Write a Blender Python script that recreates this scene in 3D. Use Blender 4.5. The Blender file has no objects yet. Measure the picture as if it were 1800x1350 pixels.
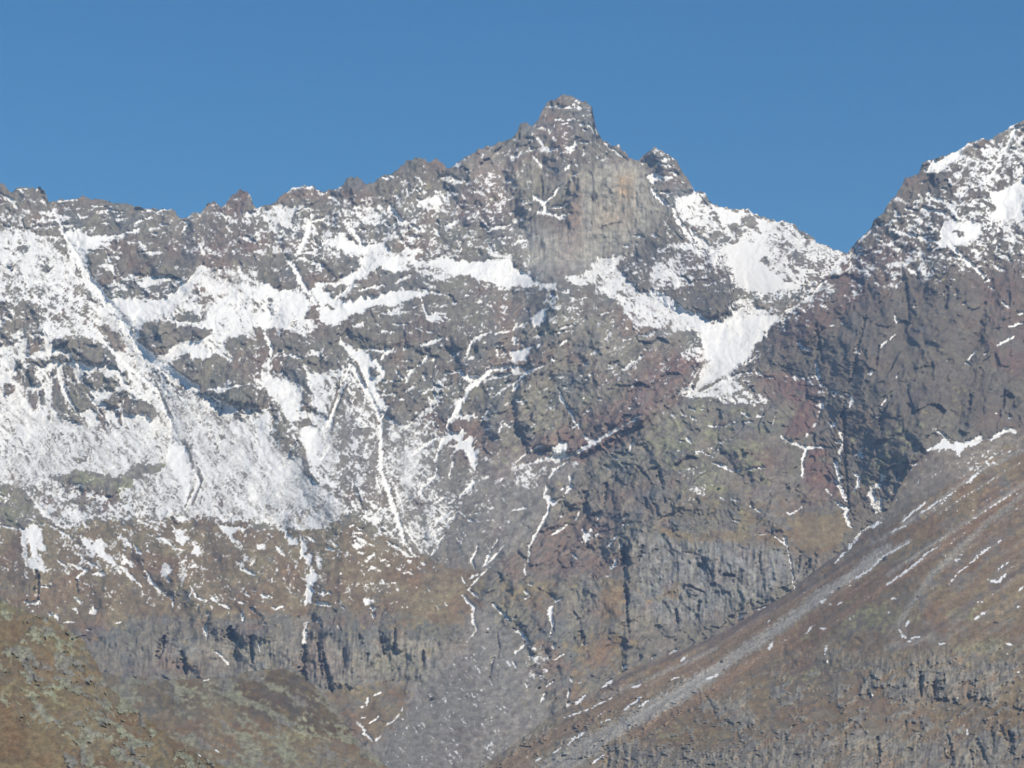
import bpy, bmesh, math, random
import numpy as np

# ------------------------------------------------------------------ camera, sky, sun, exposure
SC = bpy.context.scene
PITCH = math.radians(11.0)
HALF = math.tan(math.radians(11.0))
CAMZ = 2.0
cam_data = bpy.data.cameras.new('camera')
cam_data.sensor_width = 36.0
cam_data.lens = 18.0 / HALF
cam_data.clip_start = 0.5
cam_data.clip_end = 40000
cam = bpy.data.objects.new('camera', cam_data)
cam.location = (0, 0, CAMZ)
cam.rotation_euler = (math.pi / 2 + PITCH, 0, 0)
SC.collection.objects.link(cam)
SC.camera = cam

SUN_EL = math.radians(40)
SUN_AZ = math.radians(40)        # to the right of straight behind the camera
world = bpy.data.worlds.new('World')
SC.world = world
world.use_nodes = True
wn = world.node_tree
bg = wn.nodes['Background']
sky = wn.nodes.new('ShaderNodeTexSky')
sky.sky_type = 'NISHITA'
sky.sun_disc = False
sky.sun_elevation = SUN_EL
sky.sun_rotation = math.pi - SUN_AZ
sky.altitude = 2200
sky.air_density = 1.0
sky.dust_density = 0.0
sky.ozone_density = 6.0
hs = wn.nodes.new('ShaderNodeHueSaturation')
hs.inputs['Saturation'].default_value = 1.26
hs.inputs['Hue'].default_value = .497
wn.links.new(sky.outputs[0], hs.inputs['Color'])
wn.links.new(hs.outputs[0], bg.inputs[0])
bg.inputs[1].default_value = 0.106
sun_d = bpy.data.lights.new('sun', 'SUN')
sun_d.energy = 4.0
sun_d.angle = math.radians(0.5)
sun_d.color = (1.0, 0.96, 0.90)
sun = bpy.data.objects.new('sun', sun_d)
sdir = (math.sin(SUN_AZ) * math.cos(SUN_EL), -math.cos(SUN_AZ) * math.cos(SUN_EL), math.sin(SUN_EL))
from mathutils import Vector
sun.rotation_euler = Vector(sdir).to_track_quat('Z', 'Y').to_euler()
SC.collection.objects.link(sun)
SC.view_settings.view_transform = 'Standard'
SC.view_settings.look = 'None'
SC.view_settings.gamma = 1.0
SC.view_settings.exposure = 0.15

# ------------------------------------------------------------------ noise
F = np.float32
def _hash(ix, iy, seed):
    h = (ix.astype(np.uint32) * np.uint32(374761393) + iy.astype(np.uint32) * np.uint32(668265263) + np.uint32((seed * 2246822519) & 0xffffffff))
    h = (h ^ (h >> np.uint32(13))) * np.uint32(1274126177)
    return h ^ (h >> np.uint32(16))
def perlin(x, y, seed=0):
    x0 = np.floor(x); y0 = np.floor(y)
    fx = (x - x0).astype(F); fy = (y - y0).astype(F)
    ix = x0.astype(np.int64); iy = y0.astype(np.int64)
    sx = fx * fx * fx * (fx * (fx * 6 - 15) + 10)
    sy = fy * fy * fy * (fy * (fy * 6 - 15) + 10)
    def g(dx, dy):
        a = (_hash(ix + dx, iy + dy, seed) & np.uint32(1023)).astype(F) * F(2 * math.pi / 1024)
        return np.cos(a) * (fx - dx) + np.sin(a) * (fy - dy)
    a = g(0, 0); b = g(1, 0); c = g(0, 1); d = g(1, 1)
    return ((a + sx * (b - a)) * (1 - sy) + (c + sx * (d - c)) * sy) * F(1.5)
def fbm(x, y, seed=0, octs=4, gain=0.5, ridged=False):
    out = np.zeros(np.shape(x), F); a = 1.0; s = 0.0; f = 1.0
    for o in range(octs):
        n = perlin(x * f + 17.3 * o, y * f - 9.1 * o, seed + o * 7)
        if ridged:
            n = 1 - 2 * np.abs(n) * 1.3
        out += F(a) * n; s += a; a *= gain; f *= 2.03
    return out / F(s)
def worley(x, y, seed=0):
    # broken planes: every cell is a facet with its own tilt
    ix = np.floor(x).astype(np.int64); iy = np.floor(y).astype(np.int64)
    best = np.full(x.shape, 9.0, F); h = np.zeros(x.shape, F)
    for dx in (-1, 0, 1):
        for dy in (-1, 0, 1):
            k = _hash(ix + dx, iy + dy, seed)
            cx = ix + dx + (k & np.uint32(255)).astype(F) / 255; cy = iy + dy + ((k >> np.uint32(8)) & np.uint32(255)).astype(F) / 255
            a = ((k >> np.uint32(16)) & np.uint32(255)).astype(F) * F(2 * math.pi / 255)
            g = ((k >> np.uint32(24)) & np.uint32(255)).astype(F) / 255
            rx = (x - cx).astype(F); ry = (y - cy).astype(F)
            d = rx * rx + ry * ry
            m = d < best
            h = np.where(m, (np.cos(a) * rx + np.sin(a) * ry) * (.4 + g) + (g - .5) * .5, h)
            best = np.where(m, d, best)
    return h.astype(F)
def sstep(e0, e1, x):
    t = np.clip((x - e0) / (e1 - e0), 0, 1)
    return t * t * (3 - 2 * t)

# ------------------------------------------------------------------ survey raster: the massif charted on a plane, 1.5 units apart
U0, U1, V0, V1, ST = -150, 1950, 120, 1650, 1.5
NU = int((U1 - U0) / ST) + 1
NV = int((V1 - V0) / ST) + 1
gu = (U0 + ST * np.arange(NU)).astype(F)
gv = (V0 + ST * np.arange(NV)).astype(F)
GU, GV = np.meshgrid(gu, gv)
w1x = fbm(GU / 46, GV / 46, 11, 4, .62) ; w1y = fbm(GU / 46, GV / 46, 31, 4, .62)
w2x = fbm(GU / 9, GV / 9, 51, 3, .75) ; w2y = fbm(GU / 9, GV / 9, 71, 3, .75)
w3x = fbm(GU / 4.5, GV / 3.5, 53, 2, .8)
WX = GU + 11 * w1x + 8 * w2x
WY = GV + 11 * w1y + 8 * w2y
SX = GU + 2.6 * w1x + 2.4 * w2x
SY = GV + 2.6 * w1y + 2.4 * w2y

def window(x0, x1, y0, y1, pad):
    a = max(0, int((x0 - pad - U0) / ST)); b = min(NU, int((x1 + pad - U0) / ST) + 2)
    c = max(0, int((y0 - pad - V0) / ST)); d = min(NV, int((y1 + pad - V0) / ST) + 2)
    return slice(c, d), slice(a, b)
def seg_dist(px, py, ax, ay, bx, by):
    vx, vy = bx - ax, by - ay
    L = vx * vx + vy * vy + 1e-6
    t = np.clip(((px - ax) * vx + (py - ay) * vy) / L, 0, 1)
    return np.hypot(px - (ax + t * vx), py - (ay + t * vy)), t
def poly_sd(px, py, pts):
    ins = np.zeros(px.shape, bool); d = np.full(px.shape, 1e9, F)
    n = len(pts)
    for i in range(n):
        ax, ay = pts[i]; bx, by = pts[(i + 1) % n]
        dd, _ = seg_dist(px, py, ax, ay, bx, by)
        d = np.minimum(d, dd)
        if ay != by:
            c = ((ay > py) != (by > py)) & (px < (bx - ax) * (py - ay) / (by - ay) + ax)
            ins ^= c
    return np.where(ins, d, -d)
def poly_mask(pts, feather=3.0, warp=True, grow=0.0):
    xs = [p[0] for p in pts]; ys = [p[1] for p in pts]
    sl = window(min(xs), max(xs), min(ys), max(ys), feather + 16 + grow)
    X, Y = (WX, WY) if warp else (GU, GV)
    sd = poly_sd(X[sl], Y[sl], pts) + grow
    return sl, sstep(-feather, feather, sd)
def stroke_mask(pts, w, feather=1.6, taper=True):
    if len(pts) == 1:
        pts = [pts[0], (pts[0][0] + 2, pts[0][1] + .6)]
    xs = [p[0] for p in pts]; ys = [p[1] for p in pts]
    sl = window(min(xs), max(xs), min(ys), max(ys), w + feather + 8)
    X, Y = SX[sl], SY[sl]
    n = len(pts) - 1
    best = np.full(X.shape, -1e9, F)
    L = [math.hypot(pts[i + 1][0] - pts[i][0], pts[i + 1][1] - pts[i][1]) for i in range(n)]
    T = sum(L) + 1e-6; acc = 0
    for i in range(n):
        d, t = seg_dist(X, Y, *pts[i], *pts[i + 1])
        s = (acc + t * L[i]) / T
        ww = w * .5 * (np.clip(.45 + 2.2 * np.minimum(s, 1 - s), 0, 1) if taper else 1.0)
        best = np.maximum(best, ww - d); acc += L[i]
    best = best + w * (.75 * w3x[sl] + .5 * w2x[sl]) + .4
    return sl, sstep(-feather, feather * .8, best)

# ------------------------------------------------------------------ features, tile by tile (s snow vein, r bare vein, S/R/D patches)
ZK = 450 / 1787.0
def parse(txt):
    for e in txt.replace('\n', ';').split(';'):
        e = e.strip()
        if not e or e[0] == '#':
            continue
        t = e.split()
        yield t[0][0], float(t[0][1:] or 4), [tuple(float(q) for q in p.split(',')) for p in t[1:]]
TILES = [
(0, 150, '''
S82 0,1010 180,995 250,1030 400,1060 450,1100 480,1200 500,1350 0,1350
R45 100,1130 180,1110 210,1160 180,1180 110,1160;R42 40,1250 100,1200 130,1230 60,1300;R42 180,1200 300,1180 380,1230 360,1300 260,1290 200,1250
R25 400,1090 440,1090 500,1190 470,1220 400,1150;D60 0,1240 500,1190 560,1350 0,1350
S92 440,1030 520,1000 640,1050 760,1040 960,1005 960,1030 800,1060 870,1075 640,1110 830,1110 700,1130 600,1170 680,1160 600,1200 650,1250 560,1220 480,1100
s4 360,840 400,920 440,1010 480,1090;s8 480,1090 540,1200 600,1300 650,1350
s3 390,900 440,915 500,925;s4 420,980 510,980;s3 220,970 300,940 390,940;s3 230,990 380,980;s4 0,750 60,790 110,810;s2 0,780 60,800 100,830 130,860
s3 400,810 540,800;s2 640,845 740,845;s3 680,880 790,870 860,885;s2 800,925 880,925;s3 1030,870 1100,880 1190,865;s3 920,970 1000,940 1060,920
s2 720,965 760,965;s3 1120,970 1170,975;s4 1060,1030 1090,1040;s5 1270,950 1310,960 1290,1000 1270,1030;s2 970,1170 1100,1165 1150,1180
s3 1390,1100 1420,1150 1450,1200 1500,1210;s3 1540,880 1575,930 1590,990 1620,1020;s2 1575,925 1620,915;s4 1690,1050 1787,1090;s3 1620,1140 1640,1160
s5 1730,890 1787,900;s3 740,1160 780,1250 800,1350;s2 780,1195 900,1195;s5 900,1325 1200,1330;s2 1160,1220 1220,1230;s2 560,920 610,915;s2 40,905 100,930;s2 20,980 80,1000
S66 1320,1350 1370,1270 1350,1240 1420,1250 1520,1280 1600,1260 1700,1290 1787,1290 1787,1350
'''),
(450, 150, '''
S78 0,850 80,855 140,820 180,815 220,850 290,850 280,900 240,970 200,990 170,960 130,1030 100,1000 60,930 0,900
s5 200,745 260,715 320,700;s4 350,705 400,710;s2 430,730 480,760
s8 390,900 370,1000 340,1080 300,1160 270,1220 280,1260;S78 330,930 400,900 440,950 400,990 350,1050 330,1000
s4 380,960 440,940 490,930;s4 300,1170 400,1160 480,1100 560,1060
S95 510,1110 600,1020 640,1070 700,1090 780,1110 860,1090 950,1110 1040,1070 1080,1130 1150,1110 1140,1160 1100,1180 1110,1230 1050,1270 1000,1290 900,1270 800,1260 740,1330 680,1350 600,1310 640,1270 720,1250 740,1200 680,1170 600,1140
R20 900,1110 960,1080 1030,1090 1050,1130 980,1170 920,1150
S64 600,780 660,770 700,830 790,800 800,850 830,900 880,870 830,990 790,940 740,960 700,1000 680,1000 640,940 620,880
s6 620,940 660,990 720,1070 740,1100;s6 915,830 970,890 1010,940 1050,950;s3 1080,970 1140,1010
S86 1120,790 1180,800 1250,780 1300,810 1280,850 1350,880 1250,890 1180,860 1130,830
s5 1340,980 1380,970 1410,940;s3 1240,990 1290,1060;s5 1030,1040 1090,1060 1150,1060;s5 1290,635 1350,630;s4 1370,700 1430,725;s4 1400,740 1500,770;s4 1610,660 1690,680
s3 1640,620 1700,620;s3 1700,640 1750,590;s4 1650,780 1700,840;s4 1500,830 1560,860;S90 1660,860 1730,860 1730,900 1670,900;s4 1570,970 1640,1020;s5 1640,1000 1787,965
s2 1700,1060 1787,1065;s3 1230,740 1330,745;s3 1080,710 1140,740;s3 970,775 1010,780;s4 890,640 930,650;s3 930,630 960,640;s2 1460,590 1500,600;s2 500,770 560,800 600,840;s3 450,940 520,900;s3 330,840 380,870
S95 1250,1220 1340,1170 1400,1210 1480,1235 1570,1245 1660,1210 1620,1150 1700,1180 1787,1160 1787,1350 1500,1350 1420,1290 1330,1330 1250,1300 1180,1260 1100,1280
s3 1620,1100 1660,1180;s5 210,1200 240,1240 270,1290 300,1350;s6 290,1200 340,1220 380,1225;s3 60,1110 100,1110;s2 0,1100 110,1110;s5 140,1090 180,1085;s3 80,1265 240,1270
S80 420,1270 560,1280 540,1310 430,1310;s3 400,1240 560,1270 620,1340;S70 0,1290 40,1310 60,1350 0,1350;s2 510,1170 560,1160;s2 480,1220 560,1225
s3 560,1200 540,1240;s3 400,1060 420,1110;s2 1400,1080 1440,1100;s2 850,830 870,860;s3 900,960 940,990;s2 890,1035 915,1035;D30 1270,640 1787,560 1787,980 1620,960 1480,960 1380,900 1280,760
'''),
(900, 150, '''
s3 330,155 430,155;s4 450,148 480,148;s2 300,240 350,240;s2 350,245 410,240;s3 170,300 240,300;s2 460,270 500,270;s2 500,310 520,310;s2 240,150 290,150;s2 340,275 400,265
s2 520,260 560,300 570,340;S92 105,430 190,440 230,430 330,430 270,470 200,460 110,440;s3 170,350 220,420;s6 450,370 440,410 410,450;s4 370,425 440,450;s2 470,395 540,395
s3 490,440 500,440;s3 120,480 170,520 210,570;s3 250,575 320,600;s4 410,545 375,600;s2 350,550 370,555;s3 330,700 290,770 240,810;s6 150,775 230,820 220,880 260,890
S92 180,880 260,880 330,900 420,900 350,930 280,900 180,905;s3 290,850 350,845 390,810;s3 0,500 50,480;s3 0,700 40,705;s3 0,880 60,890;S90 0,950 100,930 100,950 0,970
s3 40,1090 110,1075;S90 50,1120 110,1080 110,1120;s2 650,400 700,450 780,500 800,520;s2 700,430 740,480;s2 420,770 440,770;s2 420,630 460,610;s2 100,370 150,375
S92 880,540 930,515 950,525 900,560;s4 1000,525 1100,505;s2 1010,550 1130,560;S92 940,625 1000,620 1060,640 1090,620 1110,650 1050,670 990,680 950,650
s6 970,700 1000,760 1060,820 1090,840;s3 1030,745 1090,750;s2 1120,590 1150,600
S84 1120,810 1270,750 1340,760 1350,790 1280,780 1350,830 1420,880 1380,910 1400,960 1340,970 1290,1000 1210,930 1150,870
R20 1290,850 1340,870 1300,880;s7 1130,850 1150,930 1230,1040 1260,1080;s8 1240,1000 1300,1070 1380,1130;s3 1340,1030 1380,1050
S88 1360,810 1440,850 1530,870 1640,870 1690,910 1787,940 1787,1350 1540,1350 1530,1300 1500,1220 1460,1160 1490,1120 1530,1060 1470,990 1450,930 1420,870
S99 1480,1150 1600,1090 1787,1200 1787,1350 1545,1350 1530,1280
R15 1600,890 1660,880 1700,940 1720,960 1700,1000 1620,1020 1560,1110 1500,1110 1490,1060 1560,1060 1500,980 1590,950
R25 1730,1210 1787,1190 1787,1260 1730,1240;s2 1540,1060 1500,1120
S63 490,1320 560,1210 700,1180 830,1160 900,1210 930,1260 940,1350 440,1350 380,1310 430,1320
S62 930,1260 1050,1200 1100,1170 1220,1170 1250,1230 1300,1230 1360,1290 1340,1350 950,1350
s4 1140,1120 1210,1125;s4 860,1045 920,1055;s3 980,1045 1020,1055;s4 780,1120 810,1120;s3 870,1100 890,1100;s3 1380,1265 1410,1270;s3 1430,1310 1460,1315;s2 1320,1240 1350,1240
s5 0,1240 60,1310 150,1350;S95 0,1250 60,1310 150,1350 0,1350
'''),
(1350, 150, '''
S74 0,935 130,950 180,970 250,1040 340,1100 430,1130 530,1170 540,1190 480,1270 420,1340 300,1350 0,1350;R15 170,1150 280,1150 310,1220 250,1280 190,1240;R30 90,1080 160,1090 140,1120 80,1110
S97 1100,520 1200,510 1310,460 1430,395 1400,430 1330,500 1250,590 1190,610 1090,620 1160,560 1150,530
D48 1340,500 1787,300 1787,640 1600,700 1400,640 1250,600
s4 1430,430 1530,450 1590,430 1620,460;s5 1787,270 1720,320 1680,400 1630,460;s4 1640,300 1700,290 1740,250;s3 1660,430 1787,480;s4 1620,540 1560,620 1530,650
S96 1787,640 1730,670 1690,720 1600,740 1540,740 1560,790 1600,850 1540,910 1540,950 1640,920 1787,940;s5 1640,950 1600,1030;s4 1450,780 1540,800 1600,790
S92 1300,920 1360,940 1450,960 1500,960 1490,1030 1430,1080 1340,1110 1290,1110 1240,1130 1190,1120 1200,1020 1250,960;R35 1300,1010 1390,1020 1350,1060 1290,1040
s3 1300,850 1270,910 1240,970;s4 860,980 940,1030 1060,1060 1150,1080 1200,1090;s4 1110,790 1200,800 1250,820 1310,830;s3 1120,740 1100,800;s4 1080,850 1130,880 1240,885
s3 880,905 960,905;s2 780,965 840,965;s3 1020,800 1070,800;s3 1050,755 1080,785;s4 1020,930 1080,945;s2 1060,680 1090,680;s3 1260,700 1300,720;s3 1330,720 1400,710;s2 1040,1000
s5 800,1090 830,1120;s3 830,1110 880,1100;s2 870,1140 920,1145;s6 1270,1100 1330,1170 1400,1240 1480,1300 1510,1340;S92 1490,1310 1520,1320 1510,1345;s2 1290,1180 1380,1230
s3 1560,1220 1600,1270 1650,1300;s2 1620,1170 1680,1200;s2 1740,1190 1787,1200;s2 1590,1150 1620,1100;s2 950,850 960,860;s2 980,870 1030,830;s3 880,940 920,935;s2 620,1110 720,1010
s2 1400,770 1440,790;s2 1210,720 1240,730;s2 960,1170 1020,1150;s2 1080,1060 1160,1040;s2 1150,1150 1240,1080;s3 1360,850 1440,870;s2 1440,900 1500,880;s2 1350,770 1380,740;D40 1280,660 1540,720 1500,960 1260,940
'''),
(0, 450, '''
S80 0,0 540,0 640,40 740,80 790,300 1020,300 1180,290 1350,100 1370,50 1420,60 1500,90 1787,100 1787,1350 0,1350
D62 0,150 300,120 500,200 640,330 760,470 600,560 350,540 0,400
R28 620,60 740,10 790,120 820,190 870,290 760,290 700,200 640,130;R08 820,0 1787,0 1787,60 1500,80 1400,50 1350,70 1300,150 1200,130 1020,140 900,130 820,100
R30 860,200 1020,200 1200,170 1230,230 1170,300 920,290;S90 1010,140 1180,140 1200,180 1020,200;R25 490,180 600,190 620,250 660,320 600,310 540,250;R30 520,50 560,100 600,160 560,150
R30 0,300 180,320 320,340 320,400 260,460 350,540 230,550 180,570 60,610 0,640;R12 350,590 480,560 600,560 700,600 760,660 830,740 840,790 760,750 600,750 520,710 470,670 380,650;s2 580,620 680,640
R12 690,490 760,490 850,530 870,600 880,670 810,650 740,600 690,540;R08 1000,500 1060,450 1200,440 1250,480 1480,500 1490,580 1420,570 1300,590 1200,620 1150,680 1050,680 970,620 960,580
R18 1200,400 1300,390 1420,430 1400,460 1250,450;s2 1230,460 1420,465;R20 870,520 920,490 900,570
R08 1170,740 1290,700 1420,720 1490,650 1560,700 1640,720 1787,700 1787,890 1600,910 1420,930 1380,890 1250,820;R12 1570,580 1680,540 1787,560 1787,700 1640,720 1560,650
s4 1500,640 1560,700 1620,730;R08 1380,930 1540,930 1700,900 1787,900 1787,1050 1650,1040 1500,970 1400,980;s3 1430,940 1560,920 1700,900
R32 190,570 300,560 310,640 240,670 200,650;R22 170,690 320,690 350,740 300,750 180,720;R22 340,700 450,690 480,730 400,740;R25 120,720 160,730 150,830 120,840
R22 200,750 240,750 240,850 310,850 290,890 200,910 130,900 60,850 120,830 200,830
R18 380,760 400,820 430,950 480,1050 560,1130 620,1230 590,1220 520,1140 450,1120 470,1180 430,1160 370,1050 360,930;R18 440,780 490,800 550,880 620,960 700,1070 750,1170 700,1160 650,1080 560,1080 610,1180 560,1130 480,1000 450,880
s4 400,780 440,900 480,1000 540,1080;s3 550,880 640,1000 720,1120
r7 570,900 650,980;r4 480,790 500,830;R22 200,930 260,930 265,1060 230,1080 200,1010;r5 300,930 300,1050;r2 700,1070 770,1200 770,1300;R30 20,880 80,880 90,960 40,970
R28 590,820 700,810 840,850 850,900 760,930 680,930 600,880;R28 840,780 900,820 940,900 890,880;R10 720,1000 800,950 890,940 890,970 830,1050 770,1050 720,1030
R08 850,1060 880,1000 1000,1000 1080,1040 1120,1080 1060,1140 1010,1110 880,1090;D63 850,700 1100,850 1300,900 1787,1200 1787,1350 1250,1350 1000,900
s10 610,150 760,330 880,500 960,640;s13 930,600 1080,740 1180,800;s6 690,540 770,640 850,730 1000,860 1120,950 1150,1060 1200,1150 1200,1300;r2 1110,930 1150,1020 1210,1140
s6 1150,740 1250,830 1390,930;S97 800,310 1180,300 1230,230 1300,160 1350,100 1320,200 1250,300 1180,370 1030,450 950,500 900,400
D48 1350,180 1440,220 1500,330 1440,350 1350,300;D66 1420,70 1787,420 1787,100 1500,80;S88 1650,200 1787,200 1787,520 1700,500 1500,560 1440,400;S88 1200,660 1500,560 1640,520 1560,640 1420,720 1300,700
R30 1130,820 1200,880 1330,960 1250,930 1150,870;R35 1650,1050 1700,1070 1690,1150 1640,1130;r3 340,1080 350,1250;r3 830,1080 850,1180;R35 690,1140 720,1200 680,1190;D60 300,1100 700,1250 700,1350 0,1350 0,1150
R15 80,20 110,60 60,90 50,50;R30 260,0 340,20 360,90 280,100
'''),
(450, 450, '''
D16 0,0 1787,0 1787,1350 900,1350 850,1000 700,700 560,560 400,520 0,560
D55 0,560 400,520 560,700 620,760 560,960 480,1300 0,1350
R10 0,540 150,520 360,540 560,500 620,700 500,830 430,840 360,800 300,700 130,650 100,700 0,740
R12 100,700 300,700 360,830 330,890 240,850 180,800 110,800
S95 380,250 430,180 560,180 620,130 700,160 640,200 660,240 560,290 640,320 760,300 860,260 980,240 1180,230 1340,270 1240,260 1130,290 1010,310 1000,350 820,350 700,400 600,450 560,500 470,480 410,330
S86 0,180 60,200 160,240 290,220 380,320 340,420 360,560 260,500 150,500 60,520 0,500
R10 460,210 640,200 620,240 550,300 510,260;R30 450,320 500,330 560,380 520,370;R35 80,290 130,300 130,330 90,330;R20 340,230 370,240 370,290
s8 210,10 270,80 310,190 380,270 400,310;s6 560,290 650,240 680,170;S70 360,560 300,440 400,440 460,500 400,520;R30 380,340 410,330 440,450 380,430
S80 260,40 340,10 500,60 440,110 430,60;S92 720,0 1100,0 1120,40 1250,20 1330,0 1400,20 1560,50 1680,20 1787,0 1787,250 1660,200 1560,170 1440,110 1380,120 1300,150 1120,110 1080,100 980,130 870,90 760,130 700,170 640,130 720,60
D50 1000,60 1300,60 1320,120 1120,105;s4 700,250 800,220 900,200;s4 990,180 1080,130;S90 690,480 780,430 780,470 710,490;S90 920,370 1000,370 960,410;s2 1150,290 1180,380 1210,420;S92 1190,400 1260,400 1300,440 1220,460
s3 840,460 870,490;s3 1090,355 1120,350;s3 1370,335 1420,330;S92 1530,325 1580,320 1560,350;S92 1615,350 1655,350 1630,370;s2 1710,350 1750,350 1735,380;s2 1290,355 1320,345;s3 1460,270 1490,275
s2 1410,495 1440,495;s2 1190,530 1235,535;s2 1660,325;s2 880,520 960,530;s2 960,475 1060,480
S93 570,550 600,570 650,620 700,660 760,650 970,635 900,670 760,660 800,720 880,770 920,790 900,860 830,900 850,960 940,1030 880,1080 850,1020 780,940 750,900 740,830 700,740 660,700 600,620
R30 790,770 850,780 880,830 840,850 790,810;s9 660,740 620,870 580,980 520,1130 490,1280;s9 680,760 730,880 800,990 850,1080 870,1180 840,1300;r2 700,740 760,880 770,910
D42 650,800 720,900 830,1050 850,1180 800,1350 530,1350 560,1100 600,950;r2 590,850 550,1000 480,1180 460,1280;r2 640,900 560,1080 530,1250
S84 40,740 100,700 110,800 160,850 280,880 340,930 320,1050 410,1100 400,1200 440,1350 330,1350 200,1120 100,960 40,880;s5 60,540 110,650 90,720
S74 320,700 380,800 430,830 510,820 480,920 500,1000 450,1100 520,1150 480,1300 430,1150 400,950 340,800;s4 240,690 330,720;S85 360,660 460,650 450,690 370,690;S90 150,530 180,540 165,580
R30 330,960 370,960 380,1090 320,1080;R08 260,1140 400,1130 420,1190 350,1230 270,1190;R08 0,930 80,950 120,1000 60,1050 0,1060;D33 80,1060 130,1000 320,1350 80,1350;S86 0,1150 100,1040 80,1350 0,1350
r2 130,1010 200,1130 300,1300
s5 930,1040 880,1120 830,1260;s3 890,1100 960,1180 980,1240;s6 1300,570 1220,600 1160,620;s5 1210,640 1190,700 1150,750 1120,780;s3 1250,700 1240,730;s5 1090,790 1060,840 1050,880;S82 1060,790 1130,780 1070,850
s3 1160,820 1180,860;s4 1640,530 1560,560 1510,590 1480,660 1450,720;S90 1490,680 1480,740 1510,700;s4 1660,620 1720,620;s5 1680,650 1690,700;s3 1680,540 1787,520;s2 1580,770 1620,775
s5 1310,820 1420,800 1470,850 1550,850;s9 1787,770 1650,790 1560,870 1480,930 1430,1010 1400,1090 1340,1170 1330,1220;S92 1440,820 1560,850 1480,930 1500,890
D60 1180,900 1280,860 1300,960 1240,1010 1190,1040 1200,960;s6 1060,1190 1150,1110 1250,1010 1290,950;s4 950,1150 1000,1180 1060,1190;S82 1350,980 1420,960 1400,1080 1480,1110 1530,1100 1490,1140 1390,1130 1330,1200 1330,1170 1380,1080
S92 1300,1250 1340,1220 1400,1240 1420,1180 1450,1230 1400,1280 1380,1260 1290,1350 1270,1350;S93 1440,1280 1520,1260 1500,1350 1430,1330;s3 1640,1040 1560,1180;s3 1720,1170 1700,1230;s2 1720,1170 1787,1180;s3 1670,970 1787,890
s5 1787,820 1680,840 1600,860;D46 940,1200 1250,1020 1300,1250 1150,1350 950,1350;s4 1290,1250 1200,1310 1140,1350;s2 860,870 1010,880;s2 860,970 980,960;s2 1020,950 1110,910;s2 1000,1000 1040,1005;s3 900,660 880,720;s3 960,640 900,690
D36 1300,860 1430,860 1450,960 1300,1000 1250,960;s2 1010,740 1090,735;s2 970,800 1030,860;s2 1050,630 1030,660;s2 1340,1330 1400,1320
'''),
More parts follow.
